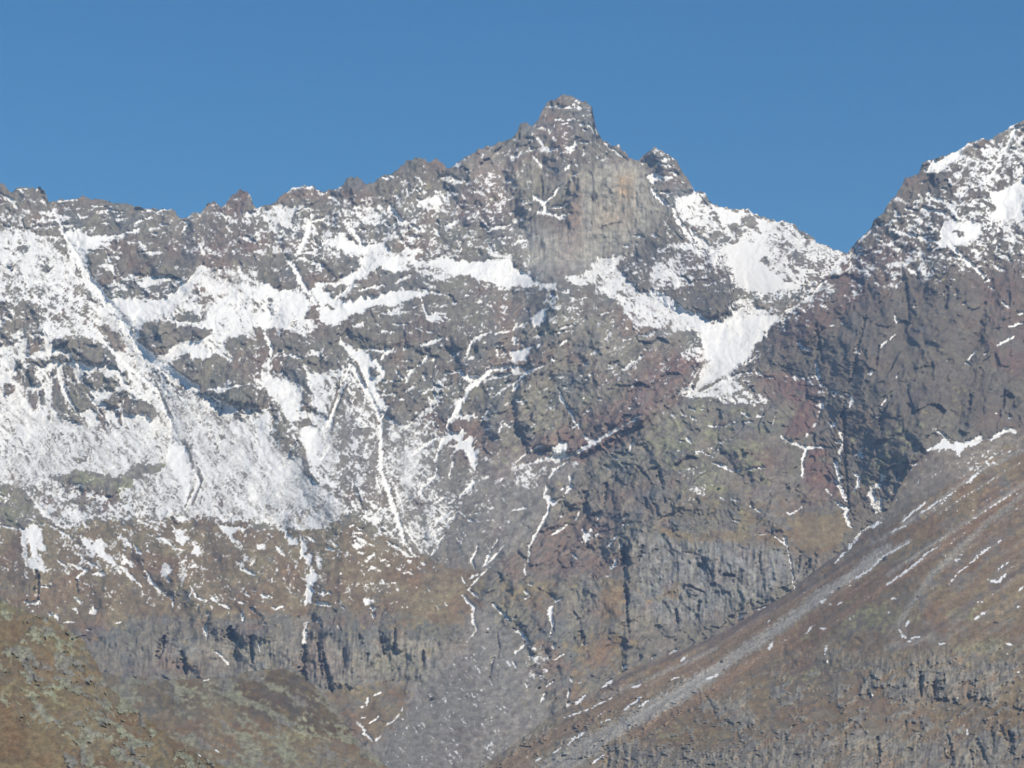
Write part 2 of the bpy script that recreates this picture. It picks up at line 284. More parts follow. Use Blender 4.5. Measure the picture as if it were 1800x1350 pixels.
(900, 450, '''
D14 0,180 350,180 700,280 820,450 1230,520 1330,600 1230,700 1120,960 1787,1010 1787,1350 0,1350
S94 0,60 40,100 100,150 200,180 310,190 310,220 280,240 180,200 0,215
D52 80,250 200,210 300,230 280,300 180,250 100,290;S92 150,440 200,390 260,350 240,400 210,480 180,490;s4 300,350 340,350;s3 280,420 440,385;S92 310,490 440,475 430,495 330,510;s3 310,535 430,520;s3 330,390 450,390;S90 370,240 400,220 395,270 310,260
S92 0,560 60,560 20,600;S94 0,660 130,630 165,625 130,670 90,720 0,730;S70 0,750 40,750 100,770 60,820 0,830;s4 0,900 60,850 120,800 230,760;s4 0,940 40,900;s3 210,600 180,640;s2 0,610 90,615;s3 45,460 10,520;s3 110,465 30,500
S77 370,120 470,150 540,90 620,20 680,0 760,0 740,60 790,110 830,180 900,240 950,230 1000,240 1100,290 1200,350 1260,390 1370,440 1460,440 1540,400 1620,350 1560,370 1520,350 1600,300 1650,280 1787,370 1787,520 1640,690 1540,800 1470,870 1590,790 1700,800 1600,820 1560,880 1640,940 1787,980 1787,1010 1500,1000 1200,980 1120,965 1180,930 1240,880 1310,800 1330,740 1230,690 1220,670 1310,710 1330,600 1300,560 1230,490 1150,510 1050,500 900,480 830,450 800,350 720,270 640,210 600,190 430,190 400,190
R20 580,140 660,150 630,190 590,180;R28 870,320 960,360 960,400 870,370;D60 640,120 900,300 1150,500 1000,500 820,400 700,240
S98 1000,240 1260,400 1500,560 1300,520 1100,350 960,260;S92 1300,520 1500,450 1787,400 1787,520 1640,690 1480,860 1350,700
R25 740,60 860,0 960,60 960,180 880,230 800,140;S82 960,60 1060,120 1180,150 1130,200 1050,210 960,220 990,100;D33 1180,0 1500,0 1530,80 1540,200 1400,170 1200,120;S95 1510,0 1787,0 1787,250 1660,250 1560,190 1545,100;R18 1730,30 1787,10 1787,80
R04 1060,260 1200,210 1540,200 1600,300 1520,350 1480,420 1370,430 1200,340;R28 1650,270 1787,260 1787,360 1700,330;r4 1310,830 1270,900;r3 1300,940 1400,890 1480,850;r3 1270,920 1310,800;s3 1350,940 1480,880 1560,840
s4 1520,350 1600,300;S92 790,770 830,750 820,780 730,830;s4 920,695 830,745 770,790;s4 690,530 650,580;s5 600,660 560,690;S70 670,460 730,450 700,500;S92 490,850 540,830 510,865;s2 540,830 580,815;S90 270,740 300,720 290,750
s2 570,460 600,470;s2 780,585 830,580;s2 920,650 950,655;s2 500,755 530,755;s2 390,580 330,630;s2 870,550 940,550 1000,520;s3 320,920 350,1000 400,1080 430,1140 450,1170;s4 410,1195 470,1170 470,1200;s4 500,1250 550,1300 600,1280
S95 270,1330 340,1300 390,1275 380,1350 280,1350;s5 890,1110 840,1140;s2 900,1110 720,1220 550,1310 480,1350;s2 550,1070 500,1105;s2 160,1175 80,1210;s3 150,1340 220,1320;s2 600,1000 620,995;s2 810,1060 845,1060;s2 830,1270 850,1280 820,1340
s3 1230,1050 1280,1080;s4 1250,1120 1285,1145;s2 1180,1080 1200,1110;s3 1600,1095 1660,1120;s3 1360,1180 1400,1190 1500,1180 1560,1160;s3 1700,1110 1740,1120;s2 1220,1275 1240,1310;s2 1600,1165 1680,1155;s4 1630,750 1700,700;s3 1700,810 1787,855
D40 1560,880 1787,930 1787,1040 1500,1010;s2 1110,1100 1130,1105;s2 600,430 640,400 700,390;D30 250,300 500,330 480,440 280,450;s2 1300,1070 1340,1075;s2 260,850 300,840 360,845;s2 20,1000 80,1020
'''),
(1350, 450, '''
D06 300,400 1787,0 1787,1350 0,1350 0,1050 400,900
S96 0,90 60,120 120,170 240,215 150,240 0,250;D50 150,0 540,0 440,130 350,160 250,190 150,140;s4 180,60 240,100 320,100;s4 390,180 310,270 180,360 130,380 0,500;S92 0,400 80,400 80,430 0,510;D40 0,260 200,260 200,340 100,390 0,390
s5 1300,0 1380,30 1450,90 1510,150;S92 1480,120 1520,130 1510,155;s3 1560,60 1600,80 1660,110;s3 1520,175 1555,165;s2 1540,210 1580,240;s3 1640,320 1680,360;s4 1750,400 1787,400;s4 1680,490 1787,465;s4 1720,560 1640,600 1610,620;s2 1450,670 1400,725;s3 1380,745 1410,760;s2 1510,690 1530,670
S92 870,460 890,400 910,380 900,440 920,440;S92 830,580 860,540 885,550 840,590;s3 830,590 790,640;s2 1020,350 1045,345;s3 920,320 935,325;s3 440,485 465,480;s3 510,470 530,475;s3 890,210 910,215;s2 1200,270;s2 1360,330 1380,330
S94 590,670 640,635 645,690 620,680;s4 750,795 690,830;s2 910,825 890,845;s3 830,990 780,1070;s4 190,590 240,640 310,660;s4 330,740 350,800 360,880 410,920;s4 410,920 400,980 370,1040 350,1110;s3 170,835 250,850 270,880 310,860;s2 0,850 40,855
D26 100,850 350,820 420,950 600,930 590,1050 450,1000 360,1100 300,1100 340,880 150,900;s3 450,940 490,945 460,970;s3 550,960 590,1000 570,1050;s5 380,1000 370,1060;S93 0,1155 40,1150 70,1095 50,1160 0,1170;s3 310,1190 330,1170;s3 425,1165 450,1190 475,1165;s2 270,1250 280,1240
s3 90,1260 160,1300 260,1340 380,1330;s3 500,1210 520,1260 515,1350;s4 470,1295 515,1295;s2 680,1220 680,1240;s2 640,1335 665,1335;s3 1150,1200 1220,1250 1270,1280;S88 1130,1350 1220,1290 1340,1300 1450,1270 1530,1250 1450,1320 1350,1350 1270,1330 1200,1350
s6 1550,1280 1630,1230 1690,1205;S92 1640,1230 1690,1200 1725,1220 1660,1240;s3 1787,1300 1680,1350;s2 1680,1130 1700,1120;s2 1240,730 1260,730;s2 750,1130 780,1110;s2 1590,1095
'''),
(0, 750, '''
D64 0,0 1787,0 1787,640 1600,640 1400,600 1330,640 1250,590 1050,590 850,530 750,470 560,410 400,370 200,300 0,330
S80 100,20 300,0 350,180 300,230 200,180;S93 1180,130 1290,130 1310,250 1330,500 1300,590 1250,400 1170,250
R10 340,340 450,330 520,300 640,320 760,350 900,310 950,260 1160,260 1150,300 1000,330 1000,370 910,390 900,430 820,400 850,500 880,520 780,490 700,480 570,440 580,410 440,400
R35 500,210 600,190 640,230 540,250;R35 1020,180 1060,250 1020,240;r3 1370,250 1410,380 1340,540;r3 1300,100 1350,300;r3 1300,550 1350,430;s5 1350,300 1390,390 1320,550
D52 0,360 200,330 560,440 850,560 1050,640 1100,720 900,650 600,650 450,700 300,600 230,510 100,440;D15 0,690 300,700 470,700 640,650 900,650 1100,700 1250,640 1400,640 1787,690 1787,1350 0,1350
R08 0,370 120,420 230,480 240,560 330,640 200,700 0,690;s3 0,480 60,500 30,530;s5 240,520 320,600 420,690 480,690;s5 340,680 450,750 560,840 700,900 820,960;s5 820,960 900,1030 950,1085;s4 570,650 600,690;s3 590,640 480,700
D55 330,620 500,520 640,600 560,680 450,700;D40 430,800 560,750 700,880 820,1000 600,960 520,880
S88 680,790 720,780 740,860 790,940 800,960 700,900 600,840 540,760 640,790 680,830;S86 150,720 240,690 280,740 300,800 330,890 250,860 300,950 310,1020 220,1000 160,940 140,900 180,860 150,790;R15 190,780 220,830 210,930 190,900
s3 0,690 80,710 120,720;D40 0,830 40,880 50,970 0,960;s4 470,950 560,990 610,1000 550,1040 540,1070;s3 400,935 450,965;s4 550,890 600,940 680,980;s5 640,1025 750,1025
S86 810,770 830,720 850,760 910,810 930,840 870,840 830,800;s4 940,830 960,870 990,880;S88 830,920 860,880 900,930 930,970 880,950 830,950;s4 1090,780 1150,790 1200,830
S86 1210,700 1250,710 1280,760 1340,760 1290,800 1250,810 1220,770;s4 970,650 1050,690 1100,720;S86 1340,800 1380,830 1420,850 1380,910 1340,890 1350,850;S76 1120,950 1160,960 1200,990 1160,1030 1180,1080 1210,1080 1160,1085 1120,1020
s4 1020,1010 1060,1080 1120,1150 1170,1190;s2 1000,1040 1060,1100;D50 1260,1000 1320,970 1320,1050 1240,1080;s2 1250,950 1310,940;s2 1330,985 1370,970;S92 1200,620 1280,630 1330,670 1270,660
S86 1520,690 1620,700 1740,710 1680,730 1640,770 1700,820 1640,800 1570,740;s4 1690,1000 1780,1030;s6 1750,970 1787,930;s3 1650,950 1710,970;s3 170,1220 230,1235 290,1230;s3 270,1210 285,1235;s2 285,1115 345,1125;s3 520,1190 570,1240
S82 640,1255 670,1290 690,1320 620,1300;s2 510,1270 550,1270;s4 340,1310 410,1330;s2 640,1165 655,1165;s3 1330,1110 1380,1190 1440,1210;s5 1470,1190 1510,1220;s4 1530,1240 1600,1270;s3 1190,1180 1210,1250;s4 1440,1300 1460,1310;s5 1690,1300 1700,1350
s3 1660,1220 1710,1235;s3 1710,1165 1750,1190;s4 1750,1270 1787,1300;s2 1380,1230 1380,1300;s3 860,715 880,720;s3 850,860 880,865;D30 1680,930 1787,900 1787,960;s2 970,1090 990,1130;s2 1200,850 1290,860
'''),
(450, 750, '''
D60 0,0 440,0 500,0 560,100 520,220 560,380 650,500 620,590 520,680 450,700 350,710 200,680 0,650;S86 0,0 80,0 200,300 200,400 100,350 0,200;S88 300,0 440,0 430,200 450,320 380,260 330,130
r2 210,20 320,180 350,320 430,400;r2 260,10 330,160 370,320 440,400;D26 80,0 200,0 300,180 200,160
D36 560,0 840,0 860,200 880,400 960,560 1000,700 900,600 780,500 620,500 560,350;S85 500,0 450,120 440,100 470,0;s4 520,140 450,240
D42 880,0 1280,0 1240,250 1180,400 1250,500 1500,480 1450,560 1280,800 1150,900 1050,750 1010,560 940,430
s8 870,0 870,150 870,300 920,430 950,560 1000,680 1030,790 1110,900
D56 1000,200 1140,160 1100,400 1030,370;S75 1040,350 1100,340 1090,390;s3 910,280 950,390 1010,510 1030,600;s3 1040,690 1100,800 1130,830;s3 830,300 860,430 880,500
D20 1240,250 1330,120 1460,170 1500,330 1500,380 1400,480 1220,400;s6 1270,70 1150,150 1100,200;s5 1330,50 1290,120 1250,240;s5 1260,290 1240,360 1150,430 1160,480
S94 1330,30 1400,30 1430,90 1500,60 1500,130 1540,180 1530,240 1540,290 1590,330 1500,280 1480,180 1450,140 1390,170 1370,230 1360,210 1390,120 1360,60;s4 1380,240 1370,290;s2 1360,290 1350,350;S92 1580,350 1650,330 1600,365;S92 1640,410 1730,345 1730,380 1680,400
s7 1520,380 1470,460;s3 1620,450 1610,500 1590,540;s3 1500,400 1400,520;s4 1440,570 1340,660 1250,750;s2 1320,600 1240,700;s2 1400,620 1300,720;s3 1280,830 1220,900;s2 1320,740 1240,860;s4 1330,480 1250,540;s2 1410,500 1320,550;s2 1380,580 1290,650
D17 0,690 200,700 350,715 450,705 530,670 620,600 700,640 850,720 920,800 1100,920 1350,1000 1450,1150 1500,1350 0,1350
D55 250,640 400,600 520,640 480,700 350,705
S82 740,620 860,650 850,690 780,660;s2 830,690 930,760;s4 900,800 1000,850 1060,900 1110,910;S70 930,720 970,700 950,760
S93 140,700 220,720 240,770 290,800 270,840 220,800 200,740;S93 290,840 320,800 350,850 330,900 380,880 400,920 360,970 320,930 290,900;S94 400,1010 440,1030 390,1110 410,1140 380,1210 330,1250 340,1130 360,1080 340,1060;S70 440,900 460,900 450,1000 410,990
S92 10,810 50,820 70,860 20,860;s5 140,850 200,900;s4 370,770 410,800;s3 490,850 540,855;s4 550,820 580,835;S92 660,830 700,800 720,840 700,860;s5 690,790 720,780 770,810;s3 700,710 740,715;s3 680,745 745,740;s3 670,765 700,765;s2 770,820 830,830
s3 710,875 760,880;s5 780,920 830,885;s3 760,940 800,920;S92 790,960 840,970 830,990 790,1000;S92 860,910 900,930 940,940 880,945;s4 1060,930 1085,945;s4 1150,950 1185,960;s2 860,1090 890,1090;s2 1020,1020 1090,1020;s2 590,1020;s2 950,1090 980,1090
s2 660,700 690,690;s5 440,1160 520,1160;s5 30,1170 70,1190;s3 90,1180 115,1190;s5 420,1230 530,1245;s4 110,1255 140,1275 190,1250;S94 750,1190 790,1190 815,1230 760,1260;s5 810,1260 820,1340;s2 800,1270 845,1265;s2 240,1150 260,1160;s2 620,1160;s3 600,1260 620,1275;s2 910,970 940,965;s2 850,1000 870,1010;s2 310,760 330,900
D20 1400,500 1787,350 1787,1000 1400,900;s4 1550,820 1530,880 1500,930 1520,980;S94 1500,1030 1560,1020 1490,1080;s2 1640,970 1560,1050 1480,1140;s2 1440,1050 1470,1110;s2 1730,830 1640,930 1580,980;s4 1640,870 1590,970;s3 1690,785 1650,840
s4 1490,1150 1550,1190;s5 1440,1170 1480,1220 1520,1260 1510,1340;s3 1650,1235 1700,1290 1760,1350;s3 1520,600 1550,605;s3 1480,650 1520,660;s2 1390,780 1430,800
'''),
(900, 750, '''
s6 740,10 640,70 550,120 420,200 300,230;s5 300,230 200,240 100,260 0,300;S94 210,230 270,190 290,120 340,100 380,90 380,150 350,190 420,190 380,220 250,240;s3 500,60 550,110;s2 220,125 120,170 20,260
D38 0,280 400,230 300,300 200,400 0,440;s3 400,240 290,300 260,370;S94 210,460 250,400 240,460 300,510 350,490 340,520 270,550 200,650 180,700 230,560;s5 230,650 180,720 120,850;s6 250,590 210,660;s3 350,500 400,430 420,400;s2 400,330 405,390
s2 340,440 420,400;S72 420,260 460,250 450,330;s2 120,850 120,940;s2 90,960 95,1030;s2 0,590 100,570;s3 340,625 380,610;s2 400,580 480,590;s3 470,600 440,660;s3 370,700 280,760;s2 390,680 300,740
S94 480,830 500,700 530,740 590,670 600,680 560,740 520,800;s4 590,660 620,590;s4 610,745 560,780;s2 560,620 600,610;s3 800,625 740,650;s3 790,665 760,710;s3 740,750 670,840;s3 760,810 755,850;s4 730,910 720,960 680,1000;s2 660,1040;s2 840,665 800,685;s3 420,885 460,920;s3 650,460 640,485
s2 830,80 850,90 820,160 790,170;s2 630,160 660,180;s2 700,200 740,230;s3 640,265 680,300;s2 770,260 820,270;s4 1220,80 1240,110;s2 1270,180 1330,160;s2 1355,195 1380,200;s4 1400,245 1480,280 1550,315;s3 1550,315 1600,290;s3 1640,295 1760,285;s2 1170,100 1200,100
D34 1260,400 1340,420 1340,490 1260,480;s3 1460,490 1480,510;s2 1530,505 1580,520;s3 1645,545 1740,600;s2 1540,650 1600,665;s2 1730,755 1760,755;s2 1510,360;s3 110,1100 145,1105;s4 90,1140 120,1180 90,1200;s4 280,1190 310,1210 340,1190;s6 280,1250 260,1290 270,1350;s4 10,1340 30,1335
'''),
(1350, 750, '''
s5 240,120 270,150 240,230 240,350;s3 190,105 260,140 330,140 440,155;s2 90,65 130,110;s2 270,70 280,45;s4 490,20 515,80;s5 470,100 515,110 500,160 510,240;S92 460,220 490,240 490,290 520,370 500,380 470,280
s5 515,380 500,400 540,470 545,520;s4 455,360 500,430 540,500;s3 410,440 440,485;s6 475,530 550,570 540,620 560,670 580,710;s4 600,200 660,180 660,210;s2 650,150 640,215;s5 595,320 630,340 635,400 590,450
S72 690,440 730,400 780,400 800,340 850,350 810,410 740,490 800,540 780,590 740,600 710,540 720,500 690,480;S88 790,350 850,350 800,400;s3 900,380 915,330;s3 990,260 1040,265;s2 990,300
S82 540,860 560,820 610,790 640,740 730,680 820,630 780,680 650,760 640,800 600,820 550,860;s3 540,870 470,950;s4 520,900;s4 1120,160 1220,110;S90 1220,90 1340,110 1530,60 1460,130 1350,150 1320,200 1270,110 1240,160;s3 1150,10 1270,90;S90 1550,90 1680,10 1725,30 1640,50 1560,90
s6 1787,100 1700,140 1620,210 1500,290 1400,390;s4 1787,160 1650,240;s4 1550,220 1450,290 1330,355;s3 1700,170 1600,250;D30 1300,200 1787,80 1787,220 1500,330 1300,380
s2 1100,530 1000,610 920,680;s2 1190,520 1070,600;s2 1310,450 1200,520;s2 1270,560 1210,610;s2 1340,595 1290,630;s2 1640,415 1565,470;s3 1770,370 1720,420;s2 1060,760 940,830 800,910 720,990 590,1080
s3 1200,830 1120,880 1020,960 960,1010 870,1070;s2 1330,720 1280,760;s2 1480,610 1380,690;s2 1780,420 1680,480 1580,540;s3 1550,840 1400,960;s2 1630,790 1580,825;s2 1400,970 1330,1020 1260,1100;s4 1540,1070 1610,1080 1660,1030;s2 870,1075 830,1100
s3 490,1240 520,1220;s3 370,1230 400,1205;s4 570,1340 600,1325;s2 1455,1225 1500,1225;s3 1520,1290 1450,1340;s2 50,770 130,830;s3 110,770 130,830 150,890;s2 150,890 165,990 175,1070;s4 175,1070 180,1130;s2 110,770 130,770;s3 130,600 155,610 235,565
s2 860,1200 910,1200;s2 1340,920 1300,940;s2 1680,945 1600,1000;s2 965,690 860,740;s3 1787,1110 1750,1140;D20 1150,650 1787,250 1787,400 1300,800 1000,900 900,900
'''),
(0, 1010, '''
s6 1430,350 1440,440;s2 1560,590 1600,630;s4 390,280 410,310;s3 1370,1265 1420,1280;s2 1505,1225 1540,1245;s2 720,685 755,688;s4 600,385 630,390;s2 440,330 520,330;s2 1500,530 1600,620;s2 980,840 1020,845;s2 860,780 900,775;s2 1030,938 1050,938;s2 800,340 850,330;s2 1420,740 1460,735
'''),
(450, 1010, '''
S72 345,310 365,320 360,360 370,430 350,500 325,470 340,400;s2 20,440 30,550;s2 60,350 70,340;s2 440,300 425,330;s2 890,550;s4 780,860 770,910;s5 710,1030 750,1070 760,1110 810,1160;s2 880,820 820,850;s2 860,990 790,1040;s3 1030,930 990,990 910,1060;s3 870,1130 840,1160
s3 940,1150 890,1270;s3 1190,1250 1050,1310;s4 1690,690 1670,740;s2 1440,750 1380,790;s2 1640,760 1580,800;s3 1000,1320;s4 1510,240 1520,340 1540,380;s2 1540,390 1450,490;s4 1650,200 1700,250 1770,330;D20 1500,400 1787,600 1787,1350 850,1350 1000,950 1300,650
s2 730,925 750,920;s2 740,1000 770,1000;s3 1600,385 1630,380;s2 1460,860 1470,870;s2 575,350 590,390;s2 960,420
'''),
(900, 1010, '''
s4 0,380 60,410 120,460;s4 120,460 30,540 20,560;s2 0,610 30,650;s3 210,500 190,520;s3 280,230 270,300;s5 280,300 280,370 265,430;s2 290,480 290,530;s2 370,540 280,610;s2 490,490 545,480;s2 400,580;s4 400,710 420,745;s4 510,840 440,905;s3 400,800 390,850;s5 400,890 385,915;s4 700,735 630,790
s4 800,630 780,650;s3 1155,520 1100,550;s2 1000,565 960,590;s2 700,860 560,930 370,1005;s3 900,850 860,890 780,945;s3 950,880 880,920;s2 890,770 830,795;s3 680,1010 620,1035;s4 510,1095 440,1140 380,1190;s2 340,1210 280,1245;s3 640,1260 560,1320;s2 1170,710 1110,735
s3 1770,225 1710,245;s3 1630,275 1580,300;s3 1440,700 1350,740;s2 200,1280 150,1300;s3 1787,330;s2 1180,600 1220,565;s3 230,820 200,890;D34 100,480 300,520 250,700 80,800;s2 470,750;s3 130,985;s2 240,780 290,740;s3 90,760 110,790
'''),
(1350, 1010, '''
s3 330,350 260,410;s5 30,480 0,520;s4 570,300 600,290;s3 910,380 940,430 990,465 1020,470;s2 1060,435 1000,450;s3 1520,260 1450,310;s2 1190,488 1240,482;s3 410,500 400,560;s4 410,605;s2 370,380 410,375;s2 520,190 490,210;s2 755,700 755,730;s3 1660,480 1700,485;s3 1660,550
s3 1780,90 1750,115;s3 980,320 960,360;s2 730,830 720,850;s3 430,205;s3 840,263;s3 1740,225;s2 1390,1080 1390,1120;s2 1745,680;s2 1330,860;s3 1830,200;s2 0,330 20,315
'''),
]
# ------------------------------------------------------------------ broad snow cover by altitude and aspect (0-9 per 50 units), before the veins
COVER = '''
000000000000000000000000000000000000
000000000000000000000000000000000000
000000000000000000000000000000000000
000000000000000000222200000000000000
000000000000000002222222000000000022
000000000000000222222222200000000333
222222222222223222212112300000000344
332222323333333322211112333300034344
532222233444444332211112444444333344
775333332445555443311223445542333333
777655544555555543223444444532111211
777776555554443222223444432211111111
666666665544432222222333432111111111
666666665544433222222222221111111111
777776666655443322211112211111111111
777777766655444332211111221111111111
777777766655444332111111211111112222
555666666655444331111111211111122222
333444444444433221111111111111111111
222222222222222211111111111111111111
111111111111111100000111111111111111
000000000000000011100000111111111111
000000000000001111100000011111111100
000000000000111111110000111000000000
000000000000111111110011100000000000
000000000000011111111110000000000000
000000000000011111111110000000000000
000000000000011111111110000000000000'''
def up_sample(rows, cell, x, y):
    a = np.array(rows, F)
    fx = np.clip(x / cell - .5, 0, a.shape[1] - 1.001); fy = np.clip(y / cell - .5, 0, a.shape[0] - 1.001)
    ix = fx.astype(int); iy = fy.astype(int); tx = fx - ix; ty = fy - iy
    return (a[iy, ix] * (1 - tx) + a[iy, ix + 1] * tx) * (1 - ty) + (a[iy + 1, ix] * (1 - tx) + a[iy + 1, ix + 1] * tx) * ty
_cov = [[int(c) / 10 for c in l] for l in COVER.strip().split('\n')]
SNOW = up_sample(_cov, 50, GU + 22 * w1x, GV + 22 * w1y).astype(F) * 1.0
COVM = SNOW.copy()
CARVE = np.zeros_like(SNOW)
BRK = fbm(GU / 8, GV / 8, 261, 2, .7)
for (x0, y0, txt) in TILES:
    for kind, val, pts in parse(txt):
        pts = [(x0 + px * ZK, y0 + py * ZK) for px, py in pts]
        if kind == 's':
            sl, m = stroke_mask(pts, max(val, 2.4))
            SNOW[sl] = np.maximum(SNOW[sl], m * (1.05 if val > 5 else 1.0 - .5 * sstep(.05, .45, BRK[sl])))
            CARVE[sl] = np.maximum(CARVE[sl], m * min(val, 8))
        elif kind == 'r':
            sl, m = stroke_mask(pts, val + 1)
            SNOW[sl] = SNOW[sl] * (1 - m) + .1 * m
        elif kind == 'S':
            v = val / 100; sl, m = poly_mask(pts, 2.2)
            SNOW[sl] = np.maximum(SNOW[sl], SNOW[sl] * (1 - m) + v * m)
        elif kind == 'R':
            v = val / 100; sl, m = poly_mask(pts, 2.2)
            SNOW[sl] = np.minimum(SNOW[sl], SNOW[sl] * (1 - m) + v * m)
        elif kind == 'D':
            v = val / 100; sl, m = poly_mask(pts, 12)
            SNOW[sl] = SNOW[sl] * (1 - m) + v * m

# ------------------------------------------------------------------ ground cover zones (same chart)
ZONES = [
 # kind, value, feather, points
 ('grass', .75, 14, '-150,930 80,925 330,905 450,922 600,905 700,960 780,985 860,1010 850,1060 820,1100 700,1085 600,1075 420,1085 250,1085 150,1110 -150,1090'),
 ('grass', .25, 14, '-150,840 100,880 300,905 330,930 200,950 -150,930'),
 ('green', .45, 10, '85,830 130,825 230,830 290,815 250,840 220,880 150,860'),
 ('green', .35, 10, '-150,830 60,870 60,930 -150,930'),
 ('grass', .15, 10, '-150,1000 70,1000 90,1050 240,1020 260,1080 150,1110 -150,1090'),
 ('grass', .10, 10, '250,1095 400,1100 540,1110 560,1085 650,1090 800,1110 830,1140 760,1180 700,1200 620,1210 420,1190 180,1175 150,1120'),
 ('pale', .25, 12, '230,1140 400,1120 600,1120 800,1130 760,1180 600,1210 400,1180'),
 ('grass', .7, 10, '590,1200 640,1210 690,1195 720,1210 710,1260 650,1310 600,1260 570,1220'),
 ('grass', .6, 14, '640,1060 720,1055 760,1100 700,1110'),
 ('scree', .9, 12, '700,985 800,985 830,900 900,840 960,850 950,920 880,990 840,1040 870,1090 920,1130 940,1200 980,1280 950,1350 900,1420 640,1420 640,1320 680,1280 720,1210 800,1130 830,1060 800,1010'),
 ('scree', .8, 14, '-150,690 60,700 180,770 300,700 420,740 560,860 600,900 480,900 330,895 200,850 -150,835'),
 ('scree', .75, 14, '640,700 760,760 800,800 820,880 780,980 720,960 660,880 560,820 450,860 300,700 520,800'),
 ('scree', .7, 14, '700,900 900,780 1000,790 1010,830 960,870 940,940 860,1000 780,980'),
 ('red', .45, 12, '940,920 1060,900 1100,900 1060,980 1000,1020 920,1010'),
 ('red', .6, 12, '1090,700 1130,650 1200,620 1230,640 1210,690 1160,720 1080,790 1000,820 960,770 1030,730'),
 ('red', .75, 8, '840,830 880,790 960,765 1010,780 960,810 880,850'),
 ('red', .45, 10, '770,770 850,740 880,790 840,820 790,830'),
 ('red', 1.0, 5, '1395,730 1420,705 1445,675 1440,710 1425,760 1400,770 1380,765'),
 ('red', .8, 6, '1320,655 1400,660 1440,680 1400,720 1370,700'),
 ('red', .85, 6, '1415,785 1450,785 1465,830 1470,870 1440,860 1410,850'),
 ('red', .45, 16, '1490,430 1540,420 1600,450 1560,520 1480,560 1380,620 1360,600'),
 ('red', .4, 16, '1700,480 1800,460 1800,640 1740,560'),
 ('red', .55, 8, '1740,600 1800,600 1800,660 1745,640'),
 ('red', .3, 20, '380,360 480,420 420,470 300,440'),
 ('red', .4, 12, '840,250 900,330 880,400 800,380'),
 ('red', .65, 5, '400,350 420,336 436,338 430,360 410,366'),
 ('red', .6, 5, '752,283 770,279 785,296 770,300'),
 ('red', .5, 8, '1590,315 1615,310 1600,340 1570,360'),
 ('red', .35, 14, '980,400 1020,330 1035,420 990,470'),
 ('pale', .8, 14, '1015,310 1060,285 1120,285 1150,345 1160,380 1110,440 1050,465 930,470 920,440 960,420 1020,400'),
 ('orange', .8, 9, '1085,310 1105,305 1110,350 1090,355'),
 ('orange', .35, 10, '1005,300 1020,310 1020,400 1005,380'),
 ('orange', .3, 10, '1060,370 1120,360 1110,400 1050,400'),
 ('blue', .9, 4, '1022,330 1036,330 1042,460 1030,470'),
 ('blue', .5, 12, '900,400 1030,420 1030,480 940,490'),
 ('pale', .45, 14, '800,280 880,260 920,330 860,350'),
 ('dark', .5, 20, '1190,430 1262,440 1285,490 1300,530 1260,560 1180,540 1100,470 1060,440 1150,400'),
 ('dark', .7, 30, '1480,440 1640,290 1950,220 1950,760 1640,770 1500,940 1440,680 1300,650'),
 ('dark', .35, 12, '560,560 720,570 860,590 860,610 650,610'),
 ('dark', .4, 10, '540,430 610,430 630,460 560,470'),
 ('green', .25, 20, '880,740 1000,650 1040,700 960,800 880,820'),
 ('green', .35, 20, '1120,740 1240,690 1360,720 1360,850 1300,900 1200,860 1120,840'),
 ('green', .3, 20, '1500,760 1640,730 1620,800 1540,880 1500,860'),
 ('grass', .35, 12, '1180,870 1300,830 1400,870 1460,900 1400,950 1300,925 1200,900'),
 ('grass', .85, 8, '1385,920 1400,905 1480,900 1490,930 1470,965 1420,970 1390,970'),
 ('grass', .7, 8, '1150,925 1220,935 1300,930 1380,945 1380,965 1300,950 1200,955 1170,940'),
 ('grass', .8, 8, '1060,1030 1095,990 1100,1080 1070,1100 1050,1090'),
 ('grass', .65, 10, '1110,1030 1160,1045 1190,1010 1200,1030 1180,1055 1140,1060'),
 ('grass', .55, 14, '1000,1130 1060,1100 1120,1130 1100,1160 1060,1190 1010,1220 1000,1180'),
 ('grass', .5, 14, '870,1030 940,1010 1000,1020 980,1080 900,1070'),
 ('blue', .35, 8, '1120,950 1250,940 1380,960 1420,1010 1350,1050 1250,1090 1180,1110 1120,1060'),
 ('pale', .3, 10, '1040,1010 1000,1060 990,1120 1040,1080'),
 ('scree', .5, 16, '1280,820 1400,840 1380,920 1320,900'),
 ('red', .35, 20, '1290,760 1390,800 1380,880 1280,840'),
 ('dark', .3, 8, '1170,900 1210,893 1260,905 1240,925 1190,920'),
]
def pts_of(s):
    return [tuple(float(q) for q in p.split(',')) for p in s.split()]
Z = {k: np.zeros_like(SNOW) for k in ('grass', 'green', 'scree', 'red', 'pale', 'orange', 'blue', 'dark', 'flute')}
def zone(Zd, k, v, fe, s):
    sl, m = poly_mask(pts_of(s), fe * 1.3 + (4 if k != 'pale' else .5))
    Zd[k][sl] = np.maximum(Zd[k][sl], m * v)
for k, v, fe, s in ZONES:
    zone(Z, k, v, fe, s)
for v, fe, s in [
  (1.0, 12, '230,1110 400,1095 540,1110 560,1090 650,1100 800,1120 760,1180 700,1200 620,1210 420,1190 180,1175 150,1120'),
  (1.0, 10, '1110,950 1250,935 1380,960 1490,980 1420,1020 1350,1050 1250,1100 1180,1120 1110,1100'),
  (.9, 14, '600,560 720,570 870,580 860,615 650,605'),
  (.7, 14, '300,640 450,640 450,720 350,700'),
  (.8, 20, '920,250 1130,280 1190,390 1100,460 930,480 840,340'),
  (.8, 10, '-150,1010 70,1010 140,1020 140,1060 60,1065 -150,1060'),
  (.7, 14, '1050,830 1100,830 1160,870 1110,920 1060,900'),
  (.6, 14, '960,1010 1100,1010 1080,1130 990,1120')]:
    zone(Z, 'flute', v, fe, s)

